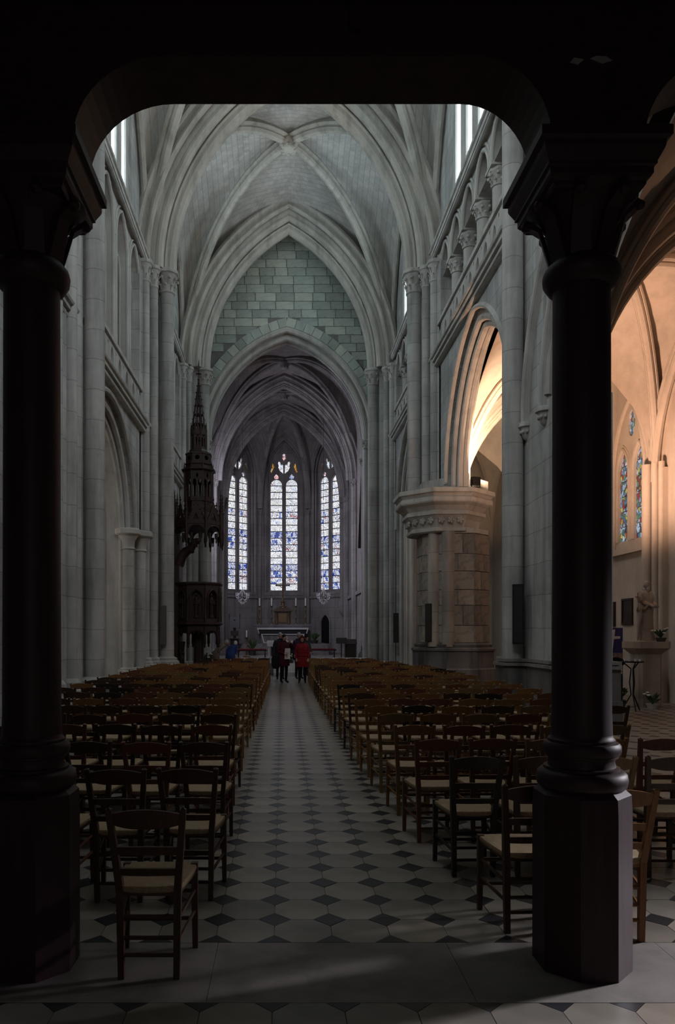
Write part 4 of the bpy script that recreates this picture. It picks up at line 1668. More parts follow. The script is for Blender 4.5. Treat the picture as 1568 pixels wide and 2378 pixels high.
def chair_parts():
    P = []

    def part(name, fn, mat='w', smooth=30):
        m = MB(); fn(m); P.append((name, m, mat, smooth))
    for s in (-1, 1):
        part('back_post', lambda m, s=s: back_leg(m, s))
        part('front_leg', lambda m, s=s: front_leg(m, s))
    part('seat', seat_mesh, 'r', 50)

    def frame(m):
        m.bar(back_at(.425, -1), back_at(.425, 1), .022, .03)
        m.bar(front_at(.425, -1), front_at(.425, 1), .022, .03)
        for s in (-1, 1):
            m.bar(back_at(.425, s), front_at(.425, s), .022, .03)
    part('seat_frame', frame)
    part('top_rail', lambda m: slat(m, .760, .828, .030, .018, .024))
    part('cross_rail', lambda m: slat(m, .625, .662, .006, 0, .018))
    part('cross_rail', lambda m: slat(m, .515, .550, .004, 0, .012))
    for z in (.30, .20, .115):
        part('stretcher', lambda m, z=z: m.tube([back_at(z, -1), back_at(z, 1)], .0105 if z < .28 else .015, 6))
    for z in (.31, .16):
        part('stretcher', lambda m, z=z: m.tube([front_at(z, -1), front_at(z, 1)], .0115, 6))
    for s in (-1, 1):
        for z in (.285, .175):
            part('stretcher', lambda m, z=z, s=s: m.tube([back_at(z, s), front_at(z + .03, s)], .0105, 6))
    return P


CP = chair_parts()
CHAIR_ME, CHAIR_FAR = {}, {}
for tn, wm in TONES.items():
    CHAIR_ME[tn] = [(n, m.mesh(n, wm if k_ == 'w' else M['rush'], sm)) for n, m, k_, sm in CP]
    far = MB()
    for n, m, k_, sm in CP:
        far.mi = 0 if k_ == 'w' else 1
        far.add(m.v, m.f)
    CHAIR_FAR[tn] = far.mesh('rush_seat_chair', [wm, M['rush']], 30)
ORD = ['zeroth', 'first', 'second', 'third', 'fourth', 'fifth', 'sixth', 'seventh', 'eighth', 'ninth', 'tenth', 'eleventh', 'twelfth', 'thirteenth', 'fourteenth', 'fifteenth', 'sixteenth', 'seventeenth', 'eighteenth', 'nineteenth', 'twentieth', 'twenty-first', 'twenty-second', 'twenty-third', 'twenty-fourth', 'twenty-fifth', 'twenty-sixth', 'twenty-seventh', 'twenty-eighth', 'twenty-ninth', 'thirtieth']


def place_chair(x, y, rz, tone, label, group):
    if y > 15.5:
        o = bpy.data.objects.new('rush_seat_chair', CHAIR_FAR[tone])
        COL.objects.link(o)
        o.location = (x, y, 0)
        o.rotation_euler = (0, 0, rz)
    else:
        o = empty('rush_seat_chair', (x, y, 0), rz)
        for n, me in CHAIR_ME[tone]:
            c = bpy.data.objects.new(n, me)
            COL.objects.link(c)
            c.parent = o
    tag(o, label, 'chair', group)
    return o


def sees(x, y):
    px = 655 + FPX * (x) / y
    if px < 40 or px > 1590:
        return False
    return True


# y of the back legs, x of the chair next to the aisle
left_rows = [(3.65, -.655), (4.72, -.585), (5.85, -.61), (6.95, -.66), (7.85, -.66), (8.8, -.69), (9.75, -.72)]
y = 10.7
while y < 26.1:
    left_rows.append((y, -.70 + .10 * min(1, (y - 10) / 14)))
    y += .93
right_rows = [(4.21, 1.41), (5.18, 1.335), (6.02, 1.245), (6.92, 1.225), (7.9, 1.19), (8.75, 1.16)]
y = 9.65
while y < 26.1:
    right_rows.append((y, 1.13 - .06 * min(1, (y - 9) / 8) + .05 * max(0, (y - 18) / 12)))
    y += .93
nch = 0
for side, rows in (('left', left_rows), ('right', right_rows)):
    for ri, (yb, x0) in enumerate(rows):
        sg = -1 if side == 'left' else 1
        pitch = .452
        for ci in range(9):
            x = x0 + sg * pitch * ci
            yy = yb + .17
            if side == 'left':
                if ri == 0 and ci > 1:
                    break
                lim = -3.55 if yb < 21.5 else (-2.75 if yb < 24.5 else -2.05)
                if 25.2 < yb < 29.6:
                    lim = -1.9
                if x < lim:
                    break
            else:
                lim = 3.3 if yb < 8.5 else (3.95 if yb < 20.8 else 3.35)
                if 13.6 < yb < 16.2:
                    lim = 3.8
                if x > lim:
                    break
            if not sees(x, yy):
                continue
            jx, jy = rnd.uniform(-.010, .010), rnd.uniform(-.045, .045)
            if ci == 0 and ri < 6:
                jx = jy = 0
            rz = rnd.uniform(-.035, .035)
            if side == 'right' and ri < 2 and ci == 0:
                rz = .03
            if side == 'right':
                tone = rnd.choices(list(TONES), [.42, .18, .24, .12, .04])[0]
            else:
                tone = rnd.choices(list(TONES), [.18, .27, .08, .37, .10] if yb < 13 else [.5, .2, .12, .15, .03])[0]
            if side == 'right' and ci == 0:
                tone = {0: 'dark brown', 1: 'near-black', 2: 'reddish brown', 3: 'honey brown', 4: 'olive brown', 5: 'honey brown'}.get(ri, tone)
            if side == 'right' and ri == 0 and ci == 1:
                tone = 'honey brown'
            if side == 'right' and ri == 1 and ci == 1:
                tone = 'dark brown'
            if side == 'left' and ri < 5:
                tone = 'dark brown' if (ri + ci) % 3 else 'reddish brown'
            if side == 'left' and ri == 0:
                tone = 'dark brown'
            # keep clear of the wooden columns' pedestals
            for colx in (-1.29, 1.545):
                if abs(x - colx) < .5 and abs(yy - 3.82) < .48 and not (side == 'right' and ci == 0):
                    x = None
                    break
            if x is None:
                continue
            if side == 'right' and ri == 0 and ci > 0:
                continue
            if ci == 0 and yb > 28.0:
                continue
            if side == 'left' and ri == 0 and ci == 1:
                continue
            where = 'beside the aisle' if ci == 0 else ORD[ci + 1] + ' from the aisle'
            if side == 'left' and ri == 0:
                lab = 'dark brown rush-seat chair standing alone in front of the left rows'
            else:
                lab = '%s rush-seat chair %s, %s row of the %s block' % (tone, where, ORD[ri + 1], side)
            place_chair(x + jx, yy + jy, rz, tone, lab, 'rush-seat chairs in the %s block' % side)
            nch += 1
# the honey chair half hidden behind the right column
place_chair(1.86, 4.27, -.06, 'honey brown', 'honey brown rush-seat chair just right of the right wooden column', 'rush-seat chairs in the right block')
print('chairs', nch + 1)

# ------------------------------------------------------------------ pulpit
def oct_faces(ap):
    """centre angle and tangent map of the eight faces of an octagon with the given apothem"""
    for k in range(8):
        a = -pi / 2 + k * pi / 4
        n = Vector((cos(a), sin(a)))
        t = Vector((-sin(a), cos(a)))
        yield k, a, (lambda u, v, d, n=n, t=t: (n.x * (ap + d) + t.x * u, n.y * (ap + d) + t.y * u, v))


def oct_corner(ap, k):
    a = -pi / 2 + pi / 8 + k * pi / 4
    r = ap / cos(pi / 8)
    return Vector((cos(a) * r, sin(a) * r))


PW = M['pulpit']
pu = thing('pulpit', 'carved dark oak pulpit with a tall openwork spire against the left pier', 'pulpit', (-3.06, 27.2, 0))
TA = math.tan(pi / 8)
AB = .78
for k, a, mp in oct_faces(AB):
    hw = AB * TA
    m = MB()
    Pn = parch(0, hw * .55, hw * .75, 2.98, 0, 6)
    m.panel([(-hw, 2.08), (hw, 2.08), (hw, 3.44), (-hw, 3.44)], [[(Pn[0][0], 2.24)] + Pn + [(Pn[-1][0], 2.24)]], mp, -.05, 0)
    m.panel([(-hw, 2.08), (hw, 2.08), (hw, 3.44), (-hw, 3.44)], [], mp, -.16, -.13)
    arch_roll(m, 0, hw * .55, hw * .75, 2.98, .04, mp, .02, .025, 6, leg=2.24, seg=5)
    b = m.build('body_panel', PW, pu, smooth=0)
    if k in (0, 1, 7):
        f = MB()
        f.lathe([(.10, 2.26), (.10, 2.36), (.07, 2.38), (.085, 2.5), (.075, 2.75), (.095, 2.92), (.05, 3.0), (.03, 3.02)], mp(0, 0, -.06), 10)
        p = mp(0, 3.09, -.06)
        f.ball(p, (.05, .05, .065), 8, 6)
        for s in (-1, 1):
            f.tube([mp(.08 * s, 2.93, -.05), mp(.09 * s, 2.78, .0), mp(.02 * s, 2.74, .03)], .022, 6)
        f.build('niche_figure', PW, b)
for k in range(8):
    c = oct_corner(AB, k)
    m = MB()
    m.lathe([(.05, 2.1), (.05, 2.3), (.035, 2.34), (.035, 2.9), (.05, 2.94), (.05, 3.05), (.03, 3.1), (.045, 3.2), (.02, 3.4)], (c.x, c.y, 0), 8)
    m.build('corner_buttress', PW, pu)
m = MB()
m.ngon(8, [(AB - .08, 3.42), (AB + .05, 3.44), (AB + .08, 3.5), (AB + .06, 3.54), (AB - .12, 3.56)])
m.build('hand_rail', PW, pu, smooth=0)
m = MB()
m.ngon(8, [(.2, 1.94), (AB - .05, 1.96), (AB + .02, 2.0), (AB + .08, 2.03), (AB + .08, 2.08), (AB + .02, 2.12), (AB - .1, 2.14)])
m.build('floor_cornice', PW, pu, smooth=0)
for k, a, mp in oct_faces(AB - .06):
    hw = (AB - .06) * TA
    Pn = parch(0, hw * .82, hw * .62, 1.58, 0, 8)
    m = MB()
    m.panel([(-hw, 1.30), (Pn[0][0], 1.30)] + Pn + [(Pn[-1][0], 1.30), (hw, 1.30), (hw, 1.96), (-hw, 1.96)], [], mp, -.05, 0)
    arch_roll(m, 0, hw * .82, hw * .62, 1.58, .03, mp, .01, .02, 8, leg=1.36, seg=5)
    c = oct_corner(AB - .07, k)
    m.lathe([(.015, 1.18), (.04, 1.24), (.03, 1.28), (.06, 1.34), (.05, 1.6), (.05, 1.95)], (c.x, c.y, 0), 8)
    for s in (-1, 1):
        m.ball(mp(hw * .33 * s, 1.74, -.025), .04, 6, 4)
    m.build('underside_arch', PW, pu, smooth=30)
m = MB()
m.ngon(8, [(.26, 0), (.26, .12), (.2, .18), (.14, .3), (.14, 1.5), (.2, 1.62), (.34, 1.9), (.4, 1.95)])
for k in range(8):
    c = oct_corner(.15, k)
    m.tube([(c.x, c.y, .22), (c.x, c.y, 1.55)], .03, 6)
m.build('central_post', PW, pu, smooth=20)
for sx, sy in ((-.62, -.35), (-.62, .35), (.0, .62)):
    m = MB()
    m.lathe([(.09, 0), (.09, .1), (.06, .15), (.05, .3), (.05, 1.2), (.07, 1.3), (.09, 1.4)], (sx, sy, 0), 10)
    m.build('side_post', PW, pu)
# backboard and stair screen towards the pier
m = MB()
m.box(-.86, -.70, -.46, .46, 0, 2.2)
m.box(-.88, -.66, -.40, .40, 2.2, 5.3)
for z in (.9, 1.9, 3.0, 4.2):
    m.box(-.68, -.65, -.3, .3, z, z + .7)
m.build('backboard', PW, pu, smooth=0)
m = MB()
for y in (-.30, .30):
    m.tube([(-.74, y, 4.2), (-.62, y, 4.55), (-.45, y, 4.72), (-.28, y, 4.82), (-.18, y, 5.02), (-.05, y, 5.12)], [.15, .14, .12, .10, .09, .06], 8)
    m.ball((-.26, y, 4.74), .07, 8, 6)
    m.ball((-.05, y, 5.08), .07, 8, 6)
m.build('canopy_bracket', PW, pu)
m = MB()
m.tube([(-.62, -.42, .5), (-.55, -.5, .8), (-.62, -.42, 1.1), (-.52, -.46, 1.35)], [.05, .07, .05, .03], 6)
m.ball((-.52, -.47, 1.0), .07, 8, 6)
m.build('carved_scroll', PW, pu)
# canopy
AC = .84
for k, a, mp in oct_faces(AC):
    hw = AC * TA
    Pn = parch(0, hw * .85, hw * .8, 5.25, 0, 8)
    m = MB()
    m.panel([(-hw, 5.05), (Pn[0][0], 5.05)] + Pn + [(Pn[-1][0], 5.05), (hw, 5.05), (hw, 5.78), (-hw, 5.78)], [], mp, -.05, 0)
    arch_roll(m, 0, hw * .85, hw * .8, 5.25, .03, mp, .02, .025, 8, leg=5.08, seg=5)
    for s in (-.45, .45):
        m.lathe([(.012, 4.95), (.03, 5.0), (.022, 5.06), (.05, 5.14), (.06, 5.3)], mp(hw * s, 0, -.03), 6)
    b = m.build('canopy_arch', PW, pu, smooth=30)
    gbl = MB()
    tri = [(-hw * .95, 5.62), (hw * .95, 5.62), (0, 6.42)]
    gbl.panel(tri, [[(-hw * .4, 5.72), (hw * .4, 5.72), (0, 6.02)]], mp, -.03, .02)
    for i in range(5):
        f = i / 5
        for s in (-1, 1):
            p = mp(s * hw * .95 * (1 - f), 5.62 + .8 * f + .03, .01)
            gbl.ball(p, .03, 5, 4)
    gbl.ball(mp(0, 6.5, 0), .04, 6, 4)
    gbl.bar(mp(0, 6.38, 0), mp(0, 6.62, 0), .025, .025)
    gbl.build('gablet', PW, b, smooth=0)
for k in range(8):
    c = oct_corner(AC, k)
    m = MB()
    m.lathe([(.012, 4.78), (.03, 4.84), (.025, 4.92), (.06, 5.0), (.065, 5.4), (.055, 5.45), (.055, 6.1), (.07, 6.12), (.07, 6.18), (.045, 6.2), (.012, 6.85), (.005, 6.9)], (c.x, c.y, 0), 8)
    for i in range(4):
        z = 6.3 + i * .13
        r = .055 - i * .009
        for q in range(4):
            aa = q * pi / 2
            m.ball((c.x + cos(aa) * r, c.y + sin(aa) * r, z), .018, 5, 3)
    m.build('pinnacle', PW, pu)
m = MB()
m.ngon(8, [(.80, 5.5), (.80, 5.78), (.6, 5.95), (.5, 6.1), (.46, 6.6)])
m.build('canopy_roof', PW, pu, smooth=0)


def lantern(z0, z1, ap, name):
    for k, a, mp in oct_faces(ap):
        hw = ap * TA
        hs = []
        for s in (-.46, .46):
            Pn = parch(hw * s, hw * .30, hw * .5, z0 + (z1 - z0) * .62, 0, 5)
            hs.append([(Pn[0][0], z0 + (z1 - z0) * .14)] + Pn + [(Pn[-1][0], z0 + (z1 - z0) * .14)])
        hs.append([(0, z0 + (z1 - z0) * .72), (hw * .22, z0 + (z1 - z0) * .82), (0, z0 + (z1 - z0) * .92), (-hw * .22, z0 + (z1 - z0) * .82)])
        m = MB()
        m.panel([(-hw, z0), (hw, z0), (hw, z1), (-hw, z1)], hs, mp, -.03, 0)
        m.build(name, PW, pu, smooth=0)
    m = MB()
    for k in range(8):
        c = oct_corner(ap, k)
        m.bar((c.x, c.y, z0), (c.x, c.y, z1 + .1), .05, .05)
        m.lathe([(.035, z1 + .08), (.03, z1 + .14), (.006, z1 + .34)], (c.x, c.y, 0), 6)
    m.build(name + '_corners', PW, pu, smooth=0)


lantern(6.5, 7.62, .50, 'lower_lantern')
m = MB()
m.ngon(8, [(.5, 7.58), (.6, 7.64), (.6, 7.68), (.46, 7.72), (.44, 7.84), (.48, 7.86), (.48, 7.9), (.42, 7.92)])
m.build('gallery_cornice', PW, pu, smooth=0)
for k, a, mp in oct_faces(.44):
    hw = .44 * TA
    ring = [(cos(2 * pi * i / 12) * .085, 8.08 + sin(2 * pi * i / 12) * .085) for i in range(12)]
    m = MB()
    m.panel([(-hw, 7.9), (hw, 7.9), (hw, 8.22), (-hw, 8.22)], [ring], mp, -.02, .01)
    m.build('gallery_parapet', PW, pu, smooth=0)
m = MB(); m.ngon(8, [(.42, 8.2), (.47, 8.22), (.47, 8.26), (.33, 8.34), (.31, 8.42), (.27, 8.44)]); m.build('upper_cornice', PW, pu, smooth=0)
lantern(8.44, 9.02, .27, 'upper_lantern')
for k, a, mp in oct_faces(.28):
    m = MB()
    hw = .28 * TA
    m.panel([(-hw * 1.05, 8.95), (hw * 1.05, 8.95), (0, 9.38)], [], mp, -.015, .015)
    m.ball(mp(0, 9.42, 0), .025, 5, 4)
    m.build('upper_gablet', PW, pu, smooth=0)
m = MB()
for k in range(8):
    c = oct_corner(.24, k)
    pts = [Vector((c.x * (1 - f) ** 1.15 + .02 * (c.x / .26), c.y * (1 - f) ** 1.15 + .02 * (c.y / .26), 9.05 + 2.0 * f)) for f in [i / 8 for i in range(9)]]
    m.tube(pts, [.026 - .014 * i / 8 for i in range(9)], 5)
    for i in range(1, 8):
        d = Vector((c.x, c.y, 0)).normalized() * .03
        m.ball(pts[i] + d, .022, 5, 3)
for i, z in enumerate((9.35, 9.7, 10.05, 10.4)):
    f = (z - 9.05) / 2.0
    m.ngon(8, [(.24 * (1 - f) ** 1.15 + .01, z), (.24 * (1 - f) ** 1.15 + .025, z + .02), (.24 * (1 - f) ** 1.15 + .01, z + .05)])
m.lathe([(.03, 10.8), (.03, 11.0), (.06, 11.03), (.03, 11.06), (.022, 11.2), (.07, 11.24), (.022, 11.28), (.018, 11.45), (.03, 11.5), (.02, 11.62), (.004, 11.75)], n=8)
for q in range(4):
    aa = q * pi / 2
    m.ball((cos(aa) * .08, sin(aa) * .08, 11.24), .03, 6, 4)
m.build('spire', PW, pu, smooth=30)

# ------------------------------------------------------------------ loudspeakers, floodlight
def speaker(x, y, z0, z1, w, rz, mat, label):
    t = thing('column_loudspeaker', label, 'loudspeaker', (x, y, z0), rz, 'column loudspeakers on the piers')
    h = z1 - z0
    m = MB(); m.box(-w / 2, w / 2, -.06, .05, 0, h); m.build('case', M['black'] if mat != 'speaker_grey' else M[mat], t, smooth=0)
    m = MB(); m.box(-w / 2 + .022, w / 2 - .022, -.072, -.058, .03, h - .03); m.build('grille', M[mat], t, smooth=0)
    m = MB(); m.box(-.03, .03, .05, .14, h * .2, h * .2 + .05); m.box(-.03, .03, .05, .14, h * .8, h * .8 + .05); m.build('bracket', M['black'], t, smooth=0)


speaker(-3.80, 23.74, 1.34, 2.59, .19, .1, 'speaker_grey', 'slim grey loudspeaker on the left pier beside the pulpit')
speaker(4.72, 30.6, 1.32, 2.54, .20, -.4, 'speaker', 'slim black loudspeaker on the right wall near the choir')
speaker(4.44, 22.33, 1.45, 2.60, .21, -.55, 'speaker', 'slim black loudspeaker on the broad stained right pier')
speaker(4.66, 14.63, 1.49, 2.67, .20, -.15, 'speaker', 'largest black loudspeaker, on the thick shaft of the near right pier')
t = thing('floodlight', 'small floodlight on top of the broad moulded capital, shining into the aisle', 'lamp', (5.70, 21.78, 6.0), .3)
m = MB(); m.box(-.13, .13, -.06, .08, .06, .30); m.build('housing', M['black'], t, smooth=0)
m = MB(); m.box(-.11, .11, .08, .09, .08, .28); m.build('lens', glow('flood_lens', (1.0, 0.8, 0.6), 6.0), t, smooth=0)
m = MB(); m.box(-.15, -.13, -.02, .02, 0, .2); m.box(.13, .15, -.02, .02, 0, .2); m.box(-.15, .15, -.03, .03, 0, .015); m.build('bracket', M['black'], t, smooth=0)

# ------------------------------------------------------------------ altar furniture
AY = 45.5
t = thing('high_altar', 'grey stone high altar with white-edged top and panelled front at the far end', 'altar', (.05, AY, 1.09))
m = MB(); m.box(-1.35, 1.35, -.35, .5, 0, .82); m.build('altar_body', M['greystone'], t, smooth=0)
m = MB(); m.box(-1.56, 1.56, -.52, .55, .85, .95); m.build('altar_top', M['marble'], t, smooth=0)
m = MB()
for s in (-1, 1):
    m.bar((1.52 * s, -.5, .88), (1.44 * s, -.5, .60), .06, .05)
m.build('white_end_edging', M['marble'], t, smooth=0)
m = MB(); m.panel([(-1.45, .60), (1.45, .60), (1.5, .86), (-1.5, .86)], [], lambda u, v, d: (u, -.42 + d, v), 0, .3); m.build('hollow_shade_slab', M['black'], t, smooth=0)  # solid black slab stands in for the shade under the altar top
m = MB()
fr = [(-1.32, .58), (1.32, .58), (1.18, .02), (-1.18, .02)]
fi = [(-1.24, .53), (1.24, .53), (1.12, .07), (-1.12, .07)]
m.panel(fr, [fi], lambda u, v, d: (u, -.44 + d, v), 0, .1)
rg = [(cos(2 * pi * i / 20) * .30, .30 + sin(2 * pi * i / 20) * .24) for i in range(20)]
rgi = [(cos(2 * pi * i / 20) * .26, .30 + sin(2 * pi * i / 20) * .20) for i in range(20)]
m.panel(rg, [rgi], lambda u, v, d: (u, -.46 + d, v), 0, .1)
m.build('white_front_frame', M['marble'], t, smooth=0)
t = thing('retable', 'grey stone shelf behind the high altar bearing the candlesticks', 'shelf', (.05, AY + .78, 1.09))
m = MB(); m.box(-1.75, 1.75, -.2, .2, 0, 1.05); m.box(-1.8, 1.8, -.23, .2, 1.05, 1.19); m.box(-1.7, 1.7, -.1, .2, .98, 1.0); m.build('shelf_body', M['greystone'], t, smooth=0)
ZR = 2.28
t = thing('tabernacle', 'brownish carved tabernacle with two little columns below the crucifix', 'tabernacle', (.05, AY + .78, ZR))
m = MB(); m.box(-.52, .52, -.16, .18, 0, .78); m.build('tabernacle_body', M['bronze'], t, smooth=0)
m = MB(); m.box(-.25, .25, -.18, -.16, .12, .66); m.build('door', M['gold'], t, smooth=0)
for s in (-1, 1):
    m = MB(); m.lathe([(.06, 0), (.06, .06), (.04, .1), (.035, .62), (.05, .66), (.07, .72)], (s * .38, -.24, .0), 10); m.build('column', M['gold'], t)
m = MB(); m.box(-.62, .62, -.3, .2, .78, .86); m.box(-.5, .5, -.24, .2, .86, .94); m.box(-.4, .4, -.2, .2, .94, 1.02); m.build('cornice', M['bronze'], t, smooth=0)
t = thing('crucifix', 'tall gilded crucifix standing on the tabernacle before the central window', 'crucifix', (.05, AY + .75, ZR + 1.02))
m = MB(); m.lathe([(.22, 0), (.2, .06), (.12, .12), (.10, .3), (.14, .36), (.06, .5), (.05, .6)], n=10)
for q in range(3):
    aa = q * 2.1; m.ball((cos(aa) * .18, sin(aa) * .18, .1), .07, 6, 4)
m.build('foot', M['gold'], t)
m = MB(); m.box(-.035, .035, -.03, .03, .5, 1.72); m.box(-.40, .40, -.03, .03, 1.36, 1.45)
for p in ((-.40, 1.405), (.40, 1.405), (0, 1.74)):
    m.ball((p[0], 0, p[1]), .06, 8, 5)
m.build('cross', M['bronze'], t, smooth=0)
m = MB()
m.tube([(0, -.05, 1.22), (0, -.06, 1.0), (.01, -.07, .85), (0, -.05, .68)], [.05, .055, .04, .02], 8)
m.ball((0, -.07, 1.4), (.04, .045, .055), 8, 6)
for s in (-1, 1):
    m.tube([(.03 * s, -.05, 1.25), (.16 * s, -.045, 1.33), (.33 * s, -.04, 1.41)], [.025, .02, .014], 6)
m.build('figure', M['gold'], t)
for x, lab in ((-1.45, 'leftmost white candle on a tall candlestick of the high altar'), (-.70, 'white candle between the crucifix and the leftmost altar candle'), (.82, 'first white candle right of the crucifix on a tall candlestick'), (1.42, 'rightmost white candle on a tall candlestick of the high altar')):
    t = thing('altar_candle', lab, 'candle', (.05 + x, AY + .75, ZR), 0, 'candles on the high altar')
    m = MB(); m.lathe([(.13, 0), (.12, .05), (.05, .1), (.04, .3), (.075, .36), (.04, .42), (.035, .8), (.06, .86), (.035, .92), (.03, 1.05), (.09, 1.12), (.09, 1.14)], n=12); m.build('candlestick', M['gold'], t)
    m = MB(); m.lathe([(.045, 1.14), (.045, 1.62), (.01, 1.63)], n=10); m.lathe([(.006, 1.62), (.006, 1.66)], n=5); m.build('candle', M['petal'], t)
t = thing('altar_table', 'front altar table draped with a white cloth behind the standing visitors', 'altar', (.06, 37.0, .45))
m = MB()
n = 28
vs, fs = [], []
for i in range(n + 1):
    x = -.80 + 1.6 * i / n
    w = .012 * sin(i * 2.3)
    for (y, z) in ((.42, .60 + w), (.40, .885), (-.40, .885), (-.425 + w, .60 + w * 2)):
        vs.append((x, y, z))
for i in range(n):
    for k_ in range(3):
        o = i * 4 + k_
        fs.append((o, o + 1, o + 5, o + 4))
m.add(vs, fs)
m.box(-.78, .78, -.38, .38, .84, .88)
m.build('cloth', M['white'], t)
for s in (-1, 1):
    m = MB(); m.box(s * .70 - .05, s * .70 + .05, -.32, .32, 0, .84); m.build('leg', M['marble'], t, smooth=0)
m = MB(); m.box(-.6, .6, .0, .1, .1, .80); m.build('back_panel', M['darkwood'], t, smooth=0)
t = thing('choir_lectern', 'tall dark carved choir lectern left of the altar', 'lectern', (-2.75, 43.0, .61))
m = MB(); m.lathe([(.3, 0), (.3, .08), (.26, .12), (.24, .7), (.3, .76), (.28, .8)], n=8); m.build('foot', M['darkwood'], t, smooth=0)
m = MB(); m.lathe([(.08, .8), (.08, 1.0), (.12, 1.05), (.06, 1.12), (.09, 1.9)], n=10); m.box(-.22, .22, -.12, .12, .95, 1.25); m.build('stem', M['darkwood'], t)
m = MB(); m.panel([(-.30, 1.42), (.30, 1.42), (.30, 2.05), (-.30, 2.05)], [], lambda u, v, d: (u, d - (2.05 - v) * .25, v), -.02, .02); m.build('desk', M['black'], t, smooth=0)
for s in (-1, 1):
    m = MB(); m.lathe([(.015, 1.38), (.02, 2.1), (.03, 2.14), (.006, 2.24)], (s * .31, -.06, 0), 6); m.build('finial', M['darkwood'], t)
t = thing('music_stand', 'black music stand with a broad desk right of the altar', 'stand', (2.76, 34.4, .45))
m = MB(); m.tube([(0, 0, .03), (0, 0, 1.0)], .02, 8)
for k in range(3):
    a = k * 2 * pi / 3 + .3; m.tube([(0, 0, .12), (cos(a) * .28, sin(a) * .28, .012)], .012, 6)
m.build('pole', M['black'], t)
m = MB(); m.panel([(-.25, .78), (.25, .78), (.25, 1.05), (-.25, 1.05)], [], lambda u, v, d: (u, d - .06 - (1.05 - v) * .3, v), -.01, .01); m.build('desk', M['black'], t, smooth=0)
t = thing('ambo', 'low dark wooden reading desk at the right choir wall', 'lectern', (3.25, 35.2, .45))
m = MB(); m.box(-.26, .26, -.22, .22, 0, .75); m.panel([(-.3, .75), (.3, .75), (.3, .98), (-.3, .98)], [], lambda u, v, d: (u, d * 1.0 - .25 + (v - .75) * 2.0, v), -.02, .02); m.build('desk_body', M['darkwood'], t, smooth=0)
m = MB(); m.box(-.2, .2, -.235, -.22, .12, .66); m.build('front_panel', M['darkwood'], t, smooth=0)
for x0, x1, y, lab in ((-2.3, -.75, 37.4, 'long low bench with a dark red cushion left of the altar table'), (1.35, 2.8, 38.2, 'long low bench with a dark red cushion right of the altar table')):
    t = thing('choir_bench', lab, 'bench', ((x0 + x1) / 2, y, .45))
    L = (x1 - x0) / 2
    m = MB(); m.box(-L, L, -.17, .17, .36, .40); m.build('seat', M['darkwood'], t, smooth=0)
    for s in (-1, 1):
        m = MB(); m.box(s * (L - .1) - .03, s * (L - .1) + .03, -.15, .15, 0, .36); m.build('leg', M['darkwood'], t, smooth=0)
    m = MB(); m.ngon(4, [(.16, .40), (.17, .44), (.15, .48)]); m.v = [(x * L / .17, yy, z) for x, yy, z in m.v]; m.build('cushion', M['red'], t, smooth=0)
for x0, x1, lab in ((-3.05, -.48, 'low communion rail with a pale top left of the aisle'), (1.26, 3.55, 'low communion rail with a pale top right of the aisle')):
    t = thing('communion_rail', lab, 'railing', ((x0 + x1) / 2, 30.85, 0))
    L = (x1 - x0) / 2
    m = MB(); m.box(-L, L, -.10, .10, .64, .69); m.build('top', M['marble'], t, smooth=0)
    for i in range(9):
        x = -L + .08 + (2 * L - .16) * i / 8
        m = MB(); m.lathe([(.04, 0), (.04, .06), (.02, .1), (.03, .32), (.018, .5), (.035, .6), (.035, .64)], (x, 0, 0), 8); m.build('baluster', M['darkwood'], t)
    m = MB(); m.box(-L, L, -.05, .05, .08, .12); m.build('bottom_rail', M['darkwood'], t, smooth=0)


def potted(name, label, loc, h, w, flowers=0, potmat='pot', seed=1, cat='plant', leaves=26, pot=True):
    R = random.Random(seed)
    t = thing(name, label, cat, loc)
    if pot:
        m = MB(); m.lathe([(w * .28, 0), (w * .4, h * .25), (w * .42, h * .27), (w * .36, h * .25), (w * .3, h * .2)], n=12); m.build('pot', M[potmat], t)
    m = MB()
    tops = []
    for i in range(leaves):
        a = R.uniform(0, 2 * pi); l = R.uniform(.5, 1.0); sp = R.uniform(.15, .5) * w * 1.3
        b = Vector((0, 0, h * .22)); c = Vector((cos(a) * sp * .5, sin(a) * sp * .5, h * (.25 + .5 * l))); e = Vector((cos(a) * sp, sin(a) * sp, h * (.2 + .7 * l)))
        sd = Vector((-sin(a), cos(a), 0)) * w * .09
        m.add([b, c - sd, c + sd, e], [(0, 1, 3), (0, 3, 2)])
        m.add([b - Vector((.004, 0, 0)), b + Vector((.004, 0, 0)), c], [(0, 1, 2)])
        tops.append(e)
    o = m.build('foliage', M['leaf'], t, smooth=0, recalc=False)
    o['kind'] = 'stuff'
    for i in range(flowers):
        p = tops[i]
        m = MB(); m.ball(p, (w * .09, w * .09, w * .07), 6, 4)
        for q in range(5):
            aa = q * 2 * pi / 5
            m.ball(p + Vector((cos(aa), sin(aa), .2)) * w * .08, w * .05, 5, 3)
        m.build('bloom', M['petal'], t)
    return t


